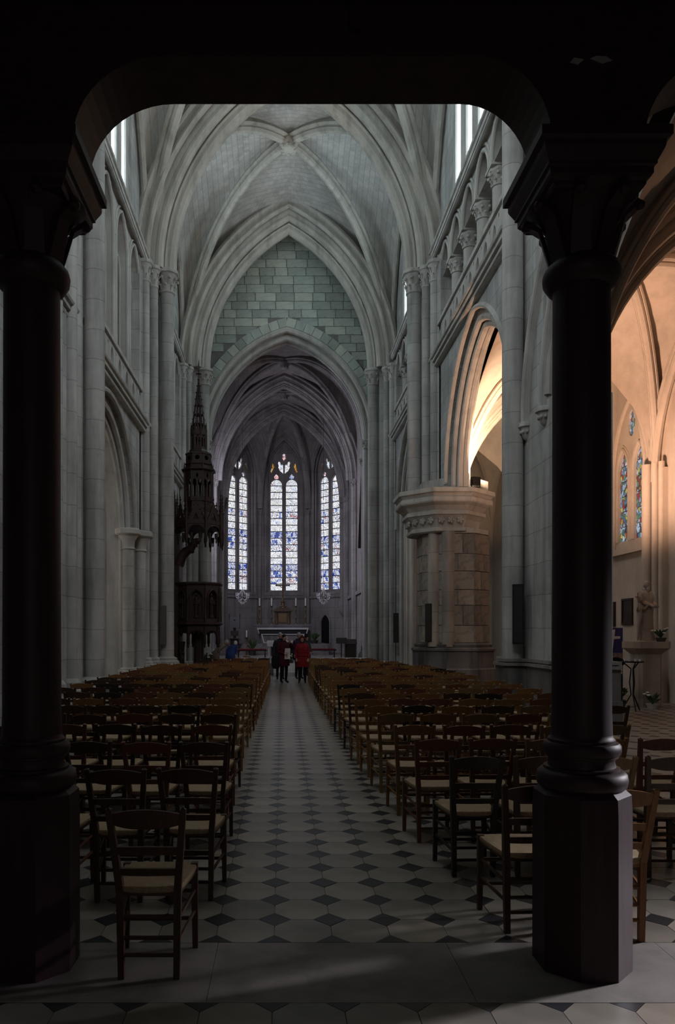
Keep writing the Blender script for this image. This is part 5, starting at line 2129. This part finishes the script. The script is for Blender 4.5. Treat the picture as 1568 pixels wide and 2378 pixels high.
potted('flower_arrangement', 'white flowers in greenery at the foot of the far left pier', (-3.05, 29.6, 0), 1.05, .5, 9, 'pot', 3)
potted('potted_plant', 'leafy green plant left of the altar table', (-1.7, 42.0, .45), 1.1, .6, 0, 'pot', 4)
potted('potted_plant', 'leafy green plant right of the high altar', (1.95, 44.5, 1.09), .75, .6, 0, 'pot', 5)
potted('flower_arrangement', 'small white flowers on the step between the standing visitors', (.38, 31.3, .45), .45, .3, 5, 'pot', 6)
t = thing('candle_stand', 'gilded floor candlestick left of the altar table', 'candlestick', (-1.85, 38.8, .45))
m = MB(); m.lathe([(.2, 0), (.19, .05), (.06, .12), (.05, .3), (.09, .36), (.04, .44), (.03, .95), (.1, 1.02), (.1, 1.05)], n=12); m.build('stick', M['gold'], t)
m = MB(); m.lathe([(.035, 1.05), (.035, 1.4), (.01, 1.41)], n=8); m.build('candle', M['petal'], t)
for x, lab in ((-2.24, 'crystal chandelier hanging before the left apse window'), (2.36, 'crystal chandelier hanging before the right apse window')):
    t = thing('chandelier', lab, 'chandelier', (x, 42.0, 3.75), 0, 'crystal chandeliers in the choir')
    m = MB(); m.lathe([(.01, -.3), (.05, -.25), (.03, -.15), (.06, -.05), (.03, .1), (.05, .3), (.02, .45), (.01, .6)], n=8); m.build('stem', M['gold'], t)
    m = MB(); m.tube([(0, 0, .55), (0, 0, 11.0)], .008, 5); m.build('cord', M['black'], t)
    for k in range(8):
        a = 2 * pi * k / 8
        ca_, sa_ = cos(a), sin(a)
        m = MB(); m.tube([(0, 0, -.05), (ca_ * .15, sa_ * .15, -.17), (ca_ * .3, sa_ * .3, -.08), (ca_ * .36, sa_ * .36, .08)], .012, 6)
        m.lathe([(.05, .08), (.055, .1), (.02, .1), (.016, .24), (.004, .26)], (ca_ * .36, sa_ * .36, 0), 6)
        m.build('arm', M['glass'], t)
    m = MB()
    R = random.Random(9)
    for k in range(60):
        a = 2 * pi * k / 20
        rr = (.36, .22, .12)[k // 20]
        z = (.0, -.22, -.32)[k // 20] - R.uniform(0, .1)
        m.lathe([(.003, z), (.018, z + .03), (.003, z + .07)], (cos(a) * rr, sin(a) * rr, 0), 4)
    for k in range(12):
        a = 2 * pi * k / 12
        m.tube([(cos(a) * .03, sin(a) * .03, .42), (cos(a) * .2, sin(a) * .2, .2), (cos(a) * .35, sin(a) * .35, .1)], .007, 4)
    o = m.build('crystal_drops', M['glass'], t, smooth=0); o['kind'] = 'stuff'

# ------------------------------------------------------------------ people
def skin_body(verts, edges, radii, root=0, sub=1):
    me = bpy.data.meshes.new('tmp')
    me.from_pydata([tuple(v) for v in verts], edges, [])
    ob = bpy.data.objects.new('tmp', me)
    COL.objects.link(ob)
    ob.modifiers.new('skin', 'SKIN')
    sk = me.skin_vertices[0].data
    for i, r in enumerate(radii):
        sk[i].radius = (r, r) if not isinstance(r, tuple) else r
        sk[i].use_root = (i == root)
    sb = ob.modifiers.new('sub', 'SUBSURF')
    sb.levels = sub
    bpy.context.view_layer.update()
    dg = bpy.context.evaluated_depsgraph_get()
    out = bpy.data.meshes.new_from_object(ob.evaluated_get(dg))
    bpy.data.objects.remove(ob)
    return out


SKIN = plain('skin', (0.42, 0.25, 0.19), 0.6, 0, .06)
SHOE = plain('black_shoes', (0.008, 0.008, 0.009), 0.5)
LIP = plain('lips', (0.26, 0.09, 0.08), 0.5)
EYE_M = plain('eyes', (0.02, 0.015, 0.012), 0.3)


def loft(rings, n=18):
    """rings: (cx, cy, z, rx, ry)"""
    m = MB()
    vs = []
    for cx, cy, z, rx, ry in rings:
        for k in range(n):
            a = 2 * pi * k / n
            vs.append((cx + cos(a) * rx, cy + sin(a) * ry, z))
    fs = []
    for i in range(len(rings) - 1):
        for k in range(n):
            k2 = (k + 1) % n
            fs.append((i * n + k, i * n + k2, (i + 1) * n + k2, (i + 1) * n + k))
    m.add(vs, fs)
    return m


def person(label, loc, rz, H, coat, trousers, hair, pose='stand', hem=.66, hood=False, coat_m=None, mats=None, longhair=False):
    """figure facing -Y in its own frame"""
    k = H / 1.72
    t = thing('person', label, 'person', loc, rz)
    cm, tm, hm_ = (mats or (coat, trousers, hair))
    lean = {'stand': 0.0, 'bend': .85}.get(pose, 0.0)

    def L(x, y, z):
        """lean the upper body forward about the hips"""
        if z > .95 and lean:
            dz, dy = z - .95, y
            return Vector((x, dy * cos(lean) - dz * sin(lean), .95 + dz * cos(lean) + dy * sin(lean) * .3)) * k
        return Vector((x, y, z)) * k
    J = {}
    J['pelvis'] = L(0, 0, .95); J['spine'] = L(0, .01, 1.12); J['chest'] = L(0, .0, 1.30); J['neck'] = L(0, .01, 1.45); J['head'] = L(0, -.01, 1.53)
    for s, n in ((-1, 'r'), (1, 'l')):
        st = .05 * s
        J['hip' + n] = L(.09 * s, 0, .90); J['knee' + n] = L(.10 * s, -.02, .50); J['ank' + n] = L(.10 * s, .02, .09); J['toe' + n] = L(.12 * s, -.13, .035)
        J['sh' + n] = L(.18 * s, .01, 1.39)
        J['el' + n] = L(.23 * s, .03, 1.12); J['wr' + n] = L(.21 * s, -.07, .90)
    if pose == 'tomouth':
        J['ell'] = L(.33, -.16, 1.22); J['wrl'] = L(.12, -.24, 1.44)
        J['elr'] = L(-.25, .0, 1.12); J['wrr'] = L(-.10, -.22, 1.05)
    if pose == 'hold':
        for s, n in ((-1, 'r'), (1, 'l')):
            J['el' + n] = L(.24 * s, -.04, 1.12); J['wr' + n] = L(.10 * s, -.26, 1.02)
    names = list(J)
    idx = {n: i for i, n in enumerate(names)}
    E = [('pelvis', 'spine'), ('spine', 'chest'), ('chest', 'neck'), ('neck', 'head')]
    for n in 'rl':
        E += [('pelvis', 'hip' + n), ('hip' + n, 'knee' + n), ('knee' + n, 'ank' + n), ('ank' + n, 'toe' + n), ('chest', 'sh' + n), ('sh' + n, 'el' + n), ('el' + n, 'wr' + n)]
    rad = {'pelvis': (.15, .12), 'spine': (.145, .11), 'chest': (.155, .115), 'neck': .055, 'head': .05}
    for n in 'rl':
        rad.update({'hip' + n: .095, 'knee' + n: .062, 'ank' + n: .047, 'toe' + n: .036, 'sh' + n: .075, 'el' + n: .056, 'wr' + n: .042})
    R = [tuple(x * k for x in rad[n]) if isinstance(rad[n], tuple) else rad[n] * k for n in names]
    me = skin_body([J[n] for n in names], [(idx[a], idx[b]) for a, b in E], R)
    for mm in (cm, tm, SHOE, SKIN):
        me.materials.append(mm)
    for p in me.polygons:
        z = p.center.z / k
        c = p.center
        wl = min((c - J['wrl']).length, (c - J['wrr']).length) / k
        arm = min((c - J['ell']).length, (c - J['elr']).length) / k < .2 or wl < .2
        if z < .11:
            p.material_index = 2
        elif arm:
            p.material_index = 0
        elif (c - J['head']).length < .10 * k:
            p.material_index = 3
        else:
            p.material_index = 1 if z < .88 else 0
        p.use_smooth = True
    me.name = 'body'
    b = bpy.data.objects.new('body', me)
    COL.objects.link(b)
    b.parent = t
    # shoes are part of the body; the soles sit on the floor
    # coat
    rings = [(0, .005, hem, .215, .175), (0, .005, hem + .02, .225, .185), (0, .0, .92, .215, .17), (0, .0, 1.08, .195, .155), (0, .0, 1.25, .205, .16), (0, .005, 1.36, .205, .145), (0, .01, 1.42, .15, .115), (0, .01, 1.475, .085, .085), (0, .01, 1.49, .075, .075)]
    m = MB()
    n = 20
    vs = []
    for cx, cy, z, rx, ry in rings:
        for q in range(n):
            a = 2 * pi * q / n
            w = 1 + .02 * sin(5 * a + z * 9)
            vs.append(L(cx + cos(a) * rx * w, cy + sin(a) * ry * w, z))
    fs = []
    for i in range(len(rings) - 1):
        for q in range(n):
            q2 = (q + 1) % n
            fs.append((i * n + q, i * n + q2, (i + 1) * n + q2, (i + 1) * n + q))
    m.add(vs, fs)
    # collar
    for q in range(1):
        m.tube([L(cos(2 * pi * i / 12) * .085, .01 + sin(2 * pi * i / 12) * .085, 1.48) for i in range(13)], .022 * k, 6)
    m.tube([L(0, -.165, hem + .05), L(0, -.163, 1.1), L(0, -.155, 1.32), L(0, -.09, 1.46)], .008 * k, 4)
    m.build('coat', cm, t, smooth=60)
    # head with face
    hc = L(0, -.025, 1.615)
    hm = MB()
    hm.ball(hc, (.075 * k, .092 * k, .112 * k), 16, 12)
    hm.ball(hc + Vector((0, -.03 * k, -.075 * k)), (.045 * k, .05 * k, .045 * k), 10, 6)
    nz = hc + Vector((0, -.092 * k, -.012 * k))
    hm.add([nz + Vector((0, -.004, .034)) * k, nz + Vector((-.014, -.006, -.014)) * k, nz + Vector((.014, -.006, -.014)) * k, nz + Vector((0, -.026, -.012)) * k], [(0, 1, 3), (0, 3, 2), (1, 2, 3)])
    for s in (-1, 1):
        hm.ball(hc + Vector((.077 * s, .005, -.005)) * k, (.012 * k, .022 * k, .032 * k), 8, 5)
    hd = hm.build('head', SKIN, t, smooth=60)
    for s in (-1, 1):
        e = MB(); e.ball(hc + Vector((.029 * s, -.083, .012)) * k, (.012 * k, .007 * k, .008 * k), 8, 5); e.build('eye', EYE_M, hd)
    e = MB(); e.ball(hc + Vector((0, -.092, -.052)) * k, (.022 * k, .008 * k, .007 * k), 8, 5); e.build('mouth', LIP, hd)
    # hair
    h = MB()
    vs, fs = [], []
    nn, mmn = 16, 8
    low = -.35 if not longhair else -.9
    for i in range(mmn + 1):
        for q in range(nn):
            a = 2 * pi * q / nn
            back = .5 + .5 * sin(a)
            zmin = .35 - (.35 - low) * min(1, back * 1.5)
            th = pi / 2 - (pi / 2 - math.asin(max(-.95, min(.95, zmin)))) * i / mmn
            rr = 1.10 + .02 * sin(q * 3.0)
            vs.append(hc + Vector((cos(a) * cos(th) * .075 * rr, .008 + sin(a) * cos(th) * .092 * rr, sin(th) * .112 * rr)) * k)
    for i in range(mmn):
        for q in range(nn):
            q2 = (q + 1) % nn
            fs.append((i * nn + q, i * nn + q2, (i + 1) * nn + q2, (i + 1) * nn + q))
    h.add(vs, fs)
    if longhair:
        h.tube([hc + Vector((0, .06, -.02)) * k, hc + Vector((0, .085, -.12)) * k, hc + Vector((0, .09, -.22)) * k], [.07 * k, .075 * k, .04 * k], 10)
    h.build('hair' if not hood else 'hood', hm_ if not hood else cm, t, smooth=60)
    if hood:
        h2 = MB()
        h2.tube([hc + Vector((cos(2 * pi * i / 14) * .085, -.05, sin(2 * pi * i / 14) * .115 - .0)) * k for i in range(15)], .022 * k, 6)
        h2.build('hood_edge', hm_, t)
    # hands with five fingers
    for s, n in ((-1, 'r'), (1, 'l')):
        w = J['wr' + n]
        d = (w - J['el' + n]).normalized()
        x = d.cross(Vector((0, 1, 0)))
        if x.length < .1:
            x = d.cross(Vector((0, 0, 1)))
        x.normalize()
        f = x.cross(d).normalized()
        if f.y > 0:
            f = -f
        m = MB()
        m.tube([w - d * .01 * k, w + d * .03 * k, w + d * .075 * k, w + d * .09 * k], [.026 * k, .034 * k, .036 * k, .028 * k], 8)
        side = f.cross(d)
        for q, ln in enumerate((.062, .074, .080, .070)):
            o = side * ((q - 1.5) * .018 * k)
            p0 = w + d * .08 * k + o
            p1 = p0 + (d * .8 + f * .35).normalized() * ln * .45 * k
            p2 = p1 + (d * .35 + f * .8).normalized() * ln * .4 * k
            p3 = p2 + (f * 1.0 - d * .1).normalized() * ln * .25 * k
            m.tube([p0, p1, p2, p3], [.0095 * k, .009 * k, .008 * k, .006 * k], 6)
        p0 = w + d * .03 * k - side * .03 * k * s
        m.tube([p0, p0 + (d * .6 - side * .7 * s + f * .3).normalized() * .04 * k, p0 + (d * .9 - side * .3 * s + f * .5).normalized() * .068 * k], [.012 * k, .011 * k, .008 * k], 6)
        m.build('hand', SKIN, t, smooth=60)
    return t, J, k, L


def cloth(name, c):
    return plain(name, c, .8, 0, .22, 14, .2)


C_maroon = cloth('maroon_wool', (0.055, 0.007, 0.013))
C_red = cloth('red_quilted', (0.20, 0.012, 0.018))
C_black = cloth('black_cotton', (0.008, 0.008, 0.009))
C_navy = cloth('navy_wool', (0.022, 0.024, 0.045))
C_purple = cloth('purple_wool', (0.035, 0.02, 0.04))
C_slate = cloth('slate_nylon', (0.035, 0.040, 0.048))
C_blue = cloth('blue_nylon', (0.025, 0.05, 0.16))
C_tan = cloth('tan_wool', (0.20, 0.16, 0.13))
C_grey = cloth('grey_trousers', (0.03, 0.03, 0.035))
H_dark = cloth('dark_hair', (0.010, 0.008, 0.007))
H_grey = cloth('grey_hair', (0.34, 0.33, 0.33))
H_fur = cloth('dark_fur', (0.03, 0.016, 0.016))
H_white = cloth('white_hair', (0.55, 0.54, 0.54))

p, J, k, L = person('dark-haired visitor in a maroon coat raising a hand to the mouth in the aisle', (.06, 25.2, 0), .55, 1.66, C_maroon, C_black, H_dark, 'tomouth', .62, longhair=True)
m = MB()
m.panel([(-.09, .86), (.13, .86), (.14, 1.24), (-.07, 1.24)], [], lambda u, v, d: (u * k, (-.205 - .02 * cos(u * 9) + d) * k, v * k), 0, .03)
m.panel([(-.09, .86), (.13, .86), (.13, .885), (-.09, .885)], [], lambda u, v, d: (u * k, (-.23 + d) * k, v * k), 0, .03)
m.build('white_scarf_panel', M['white'], p, smooth=0)
m = MB(); m.lathe([(.02, .5), (.10, .52), (.13, .62), (.14, .82), (.11, .95), (.03, .98)], n=14, sx=1.0, sy=.6); m.v = [(x * 1.25 - .30, y + .02, z) for x, y, z in m.v]
m.tube([(-.30, .02, .96), (-.24, .02, 1.2), (-.12, .03, 1.42)], .016, 6)
m.tube([(-.30, .04, .96), (-.25, .09, 1.2), (-.13, .08, 1.42)], .016, 6)
m.build('shoulder_bag', C_black, p)
p, J, k, L = person('visitor in a bright red quilted jacket with a dark hood in the aisle', (.69, 25.15, 0), -.05, 1.60, C_red, C_black, H_fur, 'stand', .60, hood=True)
m = MB()
m.tube([L(cos(2 * pi * i / 20) * .205, sin(2 * pi * i / 20) * .165, 1.02) for i in range(21)], .022 * k, 6)
for z in (.72, .84, .94, 1.14, 1.24):
    m.tube([L(cos(2 * pi * i / 20) * .215, sin(2 * pi * i / 20) * .172, z) for i in range(21)], .006 * k, 5)
m.build('belt_and_quilting', C_red, p)
person('grey-haired visitor in navy standing behind the maroon coat', (-.07, 27.2, 0), .2, 1.73, C_navy, C_black, H_grey, 'stand', .70)
person('grey-haired visitor in dark purple standing behind the red jacket', (.62, 27.4, 0), .5, 1.73, C_purple, C_black, H_grey, 'stand', .72)
person('visitor in a slate-blue jacket with folded hands, right of the red jacket', (.93, 28.75, 0), .8, 1.62, C_slate, C_grey, H_dark, 'hold', .78, longhair=True)
person('visitor in a blue jacket bending at the rail left of the aisle', (-2.12, 30.45, 0), pi - .4, 1.60, C_blue, C_grey, H_white, 'bend', .72)
person('visitor in a tan coat bending beside the pulpit', (-2.75, 30.5, 0), pi - 1.2, 1.66, C_tan, C_grey, H_grey, 'bend', .66)

# ------------------------------------------------------------------ right aisle: statue, banner, votive stand, paintings
SX, SY = 8.48, 17.25
t = thing('statue_pedestal', 'tall chamfered stone pedestal under the robed statue', 'pedestal', (SX, SY, 0))
m = MB()
ch_ = lambda r, c: [(-r, -r + c), (-r + c, -r), (r - c, -r), (r, -r + c), (r, r - c), (r - c, r), (-r + c, r), (-r, r - c)]


def chprism(m, r, c, z0, z1, r1=None):
    a, b = ch_(r, c), ch_(r1 or r, c)
    m.add([(x, y, z0) for x, y in a] + [(x, y, z1) for x, y in b], [tuple(range(7, -1, -1)), tuple(range(8, 16))] + [(i, (i + 1) % 8, 8 + (i + 1) % 8, 8 + i) for i in range(8)])


chprism(m, .27, .07, 0, 1.22)
m.build('pedestal_shaft', M['statue'], t, smooth=0)
m = MB(); chprism(m, .27, .07, 1.22, 1.36, .40); chprism(m, .41, .09, 1.36, 1.51); m.build('pedestal_cap', M['statue'], t, smooth=0)
ST = M['statue']
p, J, k, L = person('stone statue of a robed bearded figure with a child, on the pedestal', (SX, SY, 1.51), .35, 1.40, ST, ST, ST, 'hold', .30, mats=(ST, ST, ST))
p.name = 'statue'
p['category'] = 'statue'
for c in list(p.children_recursive):
    if c.type == 'MESH':
        for i in range(len(c.data.materials)):
            c.data.materials[i] = ST
m = MB()
n = 24
vs, fs = [], []
RR = [(.02, .25, .21), (.25, .22, .18), (.55, .20, .16), (.85, .19, .155), (1.05, .185, .15)]
for z, rx, ry in RR:
    for q in range(n):
        a = 2 * pi * q / n
        w = 1 + .10 * sin(7 * a + z * 3) * (1 - z * .5)
        vs.append((cos(a) * rx * w * k, sin(a) * ry * w * k, z * k))
for i in range(len(RR) - 1):
    for q in range(n):
        q2 = (q + 1) % n
        fs.append((i * n + q, i * n + q2, (i + 1) * n + q2, (i + 1) * n + q))
m.add(vs, fs)
m.build('robe', ST, p, smooth=60)
m = MB()
m.ball((0, -.10 * k, 1.49 * k), (.055 * k, .05 * k, .09 * k), 8, 6)
m.build('beard', ST, p)
m = MB()
m.tube([(.16 * k, .12 * k, 1.46 * k), (.24 * k, .15 * k, 1.3 * k), (.28 * k, .16 * k, .95 * k), (.24 * k, .14 * k, .5 * k), (.2 * k, .12 * k, .15 * k)], [.04, .09, .11, .09, .05], 10)
m.tube([(-.16 * k, -.08 * k, 1.12 * k), (0, -.2 * k, 1.0 * k), (.2 * k, -.15 * k, 1.02 * k)], [.05, .06, .05], 8)
m.build('cloak_folds', ST, p)
# child at the side
cb = skin_body([Vector(v) for v in [(-.27, -.08, .62), (-.27, -.08, .80), (-.27, -.08, .90), (-.24, -.06, .45), (-.25, -.1, .22), (-.24, -.08, .03), (-.32, -.1, .42), (-.33, -.1, .2), (-.33, -.08, .03), (-.36, -.1, .70), (-.40, -.16, .80), (-.18, -.12, .74), (-.1, -.18, .86)]],
               [(0, 1), (1, 2), (0, 3), (3, 4), (4, 5), (0, 6), (6, 7), (7, 8), (1, 9), (9, 10), (1, 11), (11, 12)], [.07, .065, .03, .05, .035, .025, .05, .035, .025, .03, .02, .03, .02])
cb.materials.append(ST)
for pl in cb.polygons:
    pl.use_smooth = True
cb.name = 'child_figure'
co = bpy.data.objects.new('child_figure', cb); COL.objects.link(co); co.parent = p
m = MB(); m.ball((-.27, -.09, .97), (.06, .065, .075), 10, 8); m.ball((-.27, -.155, .96), .014, 6, 4)
for q in range(7):
    aa = 2 * pi * q / 7; m.ball((-.27 + cos(aa) * .05, -.08 + sin(aa) * .05, 1.01), .024, 6, 4)
m.build('child_head', ST, p)
m = MB(); m.tube([(-.40, -.17, .78), (-.42, -.17, 1.12)], .012, 6); m.tube([(-.49, -.17, 1.03), (-.35, -.17, 1.03)], .012, 6); m.build('small_cross', ST, p)
potted('flower_pot', 'dark flowers with white blooms at the feet of the statue', (SX + .22, SY - .26, 1.51), .34, .3, 6, 'pot', 11, 'flowers')
potted('flower_bowl', 'white bowl of flowers on the floor before the statue pedestal', (SX - .12, SY - .55, 0), .42, .34, 4, 'marble', 12, 'flowers')
potted('potted_plant', 'dark potted plant on the floor behind the votive stand', (SX - .68, SY - .1, 0), .55, .42, 3, 'pot', 13)
t = thing('votive_stand', 'black iron votive candle stand on curved legs before the statue', 'candle stand', (7.72, 16.3, 0))
m = MB()
for a in (.4, .4 + 2 * pi / 3, .4 + 4 * pi / 3):
    c, s_ = cos(a), sin(a)
    m.tube([(c * .22, s_ * .22, .0), (c * .10, s_ * .10, .22), (c * .03, s_ * .03, .35), (c * .06, s_ * .06, .62), (c * .035, s_ * .035, .86), (c * .03, s_ * .03, .92), (c * .20, s_ * .20, 1.07)], .014, 6)
m.build('legs', M['black'], t)
m = MB(); m.lathe([(.0, 1.06), (.23, 1.06), (.24, 1.09), (.22, 1.085), (.0, 1.075)], n=20, caps=False); m.build('tray', M['black'], t)
for i in range(8):
    a = 2 * pi * i / 8
    m = MB(); m.lathe([(.02, 1.08), (.022, 1.13), (.004, 1.135)], (cos(a) * .16, sin(a) * .16, 0), 8); m.build('votive_cup', M['glass'], t)
# banner
t = thing('roll_up_banner', 'blue roll-up banner with a white cross and a portrait, half behind the dark column', 'banner', (8.02, 18.4, 0))
B_blue = plain('banner_blue', (0.035, 0.035, 0.16), .6, 0, .12, 3)
B_night = plain('banner_dark', (0.02, 0.02, 0.05), .6, 0, .5, 8)
B_photo = plain('banner_photo', (0.22, 0.16, 0.15), .6, 0, .7, 14)
m = MB(); m.box(-.45, .45, -.01, .01, .06, 1.84); m.build('sheet', B_blue, t, smooth=0)
m = MB(); m.box(-.47, .47, -.10, .10, 0, .06); m.build('base', M['black'], t, smooth=0)
m = MB(); m.panel([(.18, 1.34), (.25, 1.33), (.28, 1.56), (.43, 1.57), (.435, 1.63), (.29, 1.63), (.31, 1.80), (.24, 1.79), (.225, 1.62), (.08, 1.60), (.08, 1.545), (.215, 1.555)], [], lambda u, v, d: (u - .05, -.012 + d, v), -.004, .002); m.build('white_cross', M['white'], t, smooth=0)
m = MB(); m.box(-.45, .45, -.014, -.011, .92, 1.22); m.build('photo_crowd', B_photo, t, smooth=0)
m = MB(); m.panel([(-.1 + .24 * cos(2 * pi * i / 16) + .36, .98 + .13 * sin(2 * pi * i / 16)) for i in range(16)], [], lambda u, v, d: (u, -.017 + d, v), -.002, .002); m.build('portrait_hair', C_black, t, smooth=0)
m = MB(); m.panel([(.10 + .10 * cos(2 * pi * i / 14), .94 + .11 * sin(2 * pi * i / 14)) for i in range(14)], [], lambda u, v, d: (u, -.020 + d, v), -.002, .002); m.build('portrait_face', SKIN, t, smooth=0)
m = MB(); m.panel([(-.1, .80), (.43, .76), (.43, .92), (.2, .86)], [], lambda u, v, d: (u, -.020 + d, v), -.002, .002); m.box(-.4, .43, -.018, -.014, .70, .75); m.build('white_band', M['white'], t, smooth=0)
m = MB(); m.box(-.45, .45, -.014, -.011, .25, .66); m.build('lower_photo', B_night, t, smooth=0)
m = MB(); m.panel([(.02, .30), (.08, .32), (.22, .55), (.18, .57), (.1, .46)], [], lambda u, v, d: (u + .1, -.018 + d, v), -.002, .002); m.build('lower_figure', M['white'], t, smooth=0)
for y0, y1, z0, z1, lab in ((20.0, 20.62, 1.93, 2.66, 'dark framed painting on the aisle wall behind the statue'), (21.05, 21.7, 1.9, 2.6, 'dark framed painting on the aisle wall beside the wooden column')):
    t = thing('framed_painting', lab, 'painting', (AXR, (y0 + y1) / 2, z0))
    w = (y1 - y0) / 2; h = z1 - z0
    m = MB(); m.panel([(-w, 0), (w, 0), (w, h), (-w, h)], [[(-w + .05, .05), (w - .05, .05), (w - .05, h - .05), (-w + .05, h - .05)]], lambda u, v, d: (d, u, v), -.05, 0); m.build('frame', M['darkwood'], t, smooth=0)
    m = MB(); m.box(-.02, 0, -w + .05, w - .05, .05, h - .05); m.build('canvas', M['painting'], t, smooth=0)

# ------------------------------------------------------------------ window panels added behind the area lights, their windows assumed, out of view
M['added_day_glass'] = glow('added_pane_glow', (0.80, 0.88, 1.0), 0.35)  # weak glow for the panes of the added panels


def added_window(num, label, o, dr, nr, w, z0, z1):
    """added glazed panel set on a wall: stone frame, six panes and lead bars"""
    t = thing('window_%d' % num, label, 'window', kind='structure')  # shares its name with the seen windows; these panels are added
    mp = map_dir(o, dr, nr)
    m = MB()
    m.panel([(-w / 2 - .2, z0 - .2), (w / 2 + .2, z0 - .2), (w / 2 + .2, z1 + .2), (-w / 2 - .2, z1 + .2)], [[(-w / 2, z0), (w / 2, z0), (w / 2, z1), (-w / 2, z1)]], mp, 0, .12)
    m.build('window_frame', M['moulding'], t, smooth=0)
    for i in range(2):
        for j in range(3):
            u0 = -w / 2 + w * i / 2 + .02
            v0 = z0 + (z1 - z0) * j / 3 + .02
            m = MB()
            m.panel([(u0, v0), (u0 + w / 2 - .04, v0), (u0 + w / 2 - .04, v0 + (z1 - z0) / 3 - .04), (u0, v0 + (z1 - z0) / 3 - .04)], [], mp, .02, .04)
            m.build('pane', M['added_day_glass'], t, smooth=0)
    for j in range(1, 3):
        v0 = z0 + (z1 - z0) * j / 3
        m = MB(); m.bar(mp(-w / 2, v0, .04), mp(w / 2, v0, .04), .04, .04); m.build('iron_bar', M['lead'], t, smooth=0)


added_window(5, 'added window panel for the unseen west fill light above the gallery', (.3, 4.5), (1, 0), (0, 1), 4.5, 9.5, 15.5)
added_window(6, 'added panel for an assumed right aisle window beside the entrance, out of the picture', (AXR, 6.4), (0, 1), (-1, 0), 1.0, 2.5, 3.9)  # unseen glazed panel added behind the floor patch light
added_window(7, 'added window panel for the left aisle fill light, hidden behind the piers', (-8.8, 20.0), (0, 1), (1, 0), 5.0, 2.6, 5.4)
added_window(8, 'assumed tall window in the left chancel wall, out of the picture', (CC - CH, 36.9), (0, 1), (1, 0), 1.6, 5.4, 10.6)
added_window(9, 'added panel for an assumed right aisle window far beyond the broad pier', (AXR, 28.0), (0, 1), (-1, 0), 2.0, 3.6, 6.4)  # glazed panel added behind the far aisle light
added_window(10, 'added glazed panel for the weak fill light behind the viewer', (.4, -3.0), (1, 0), (0, 1), 2.0, .9, 3.4)
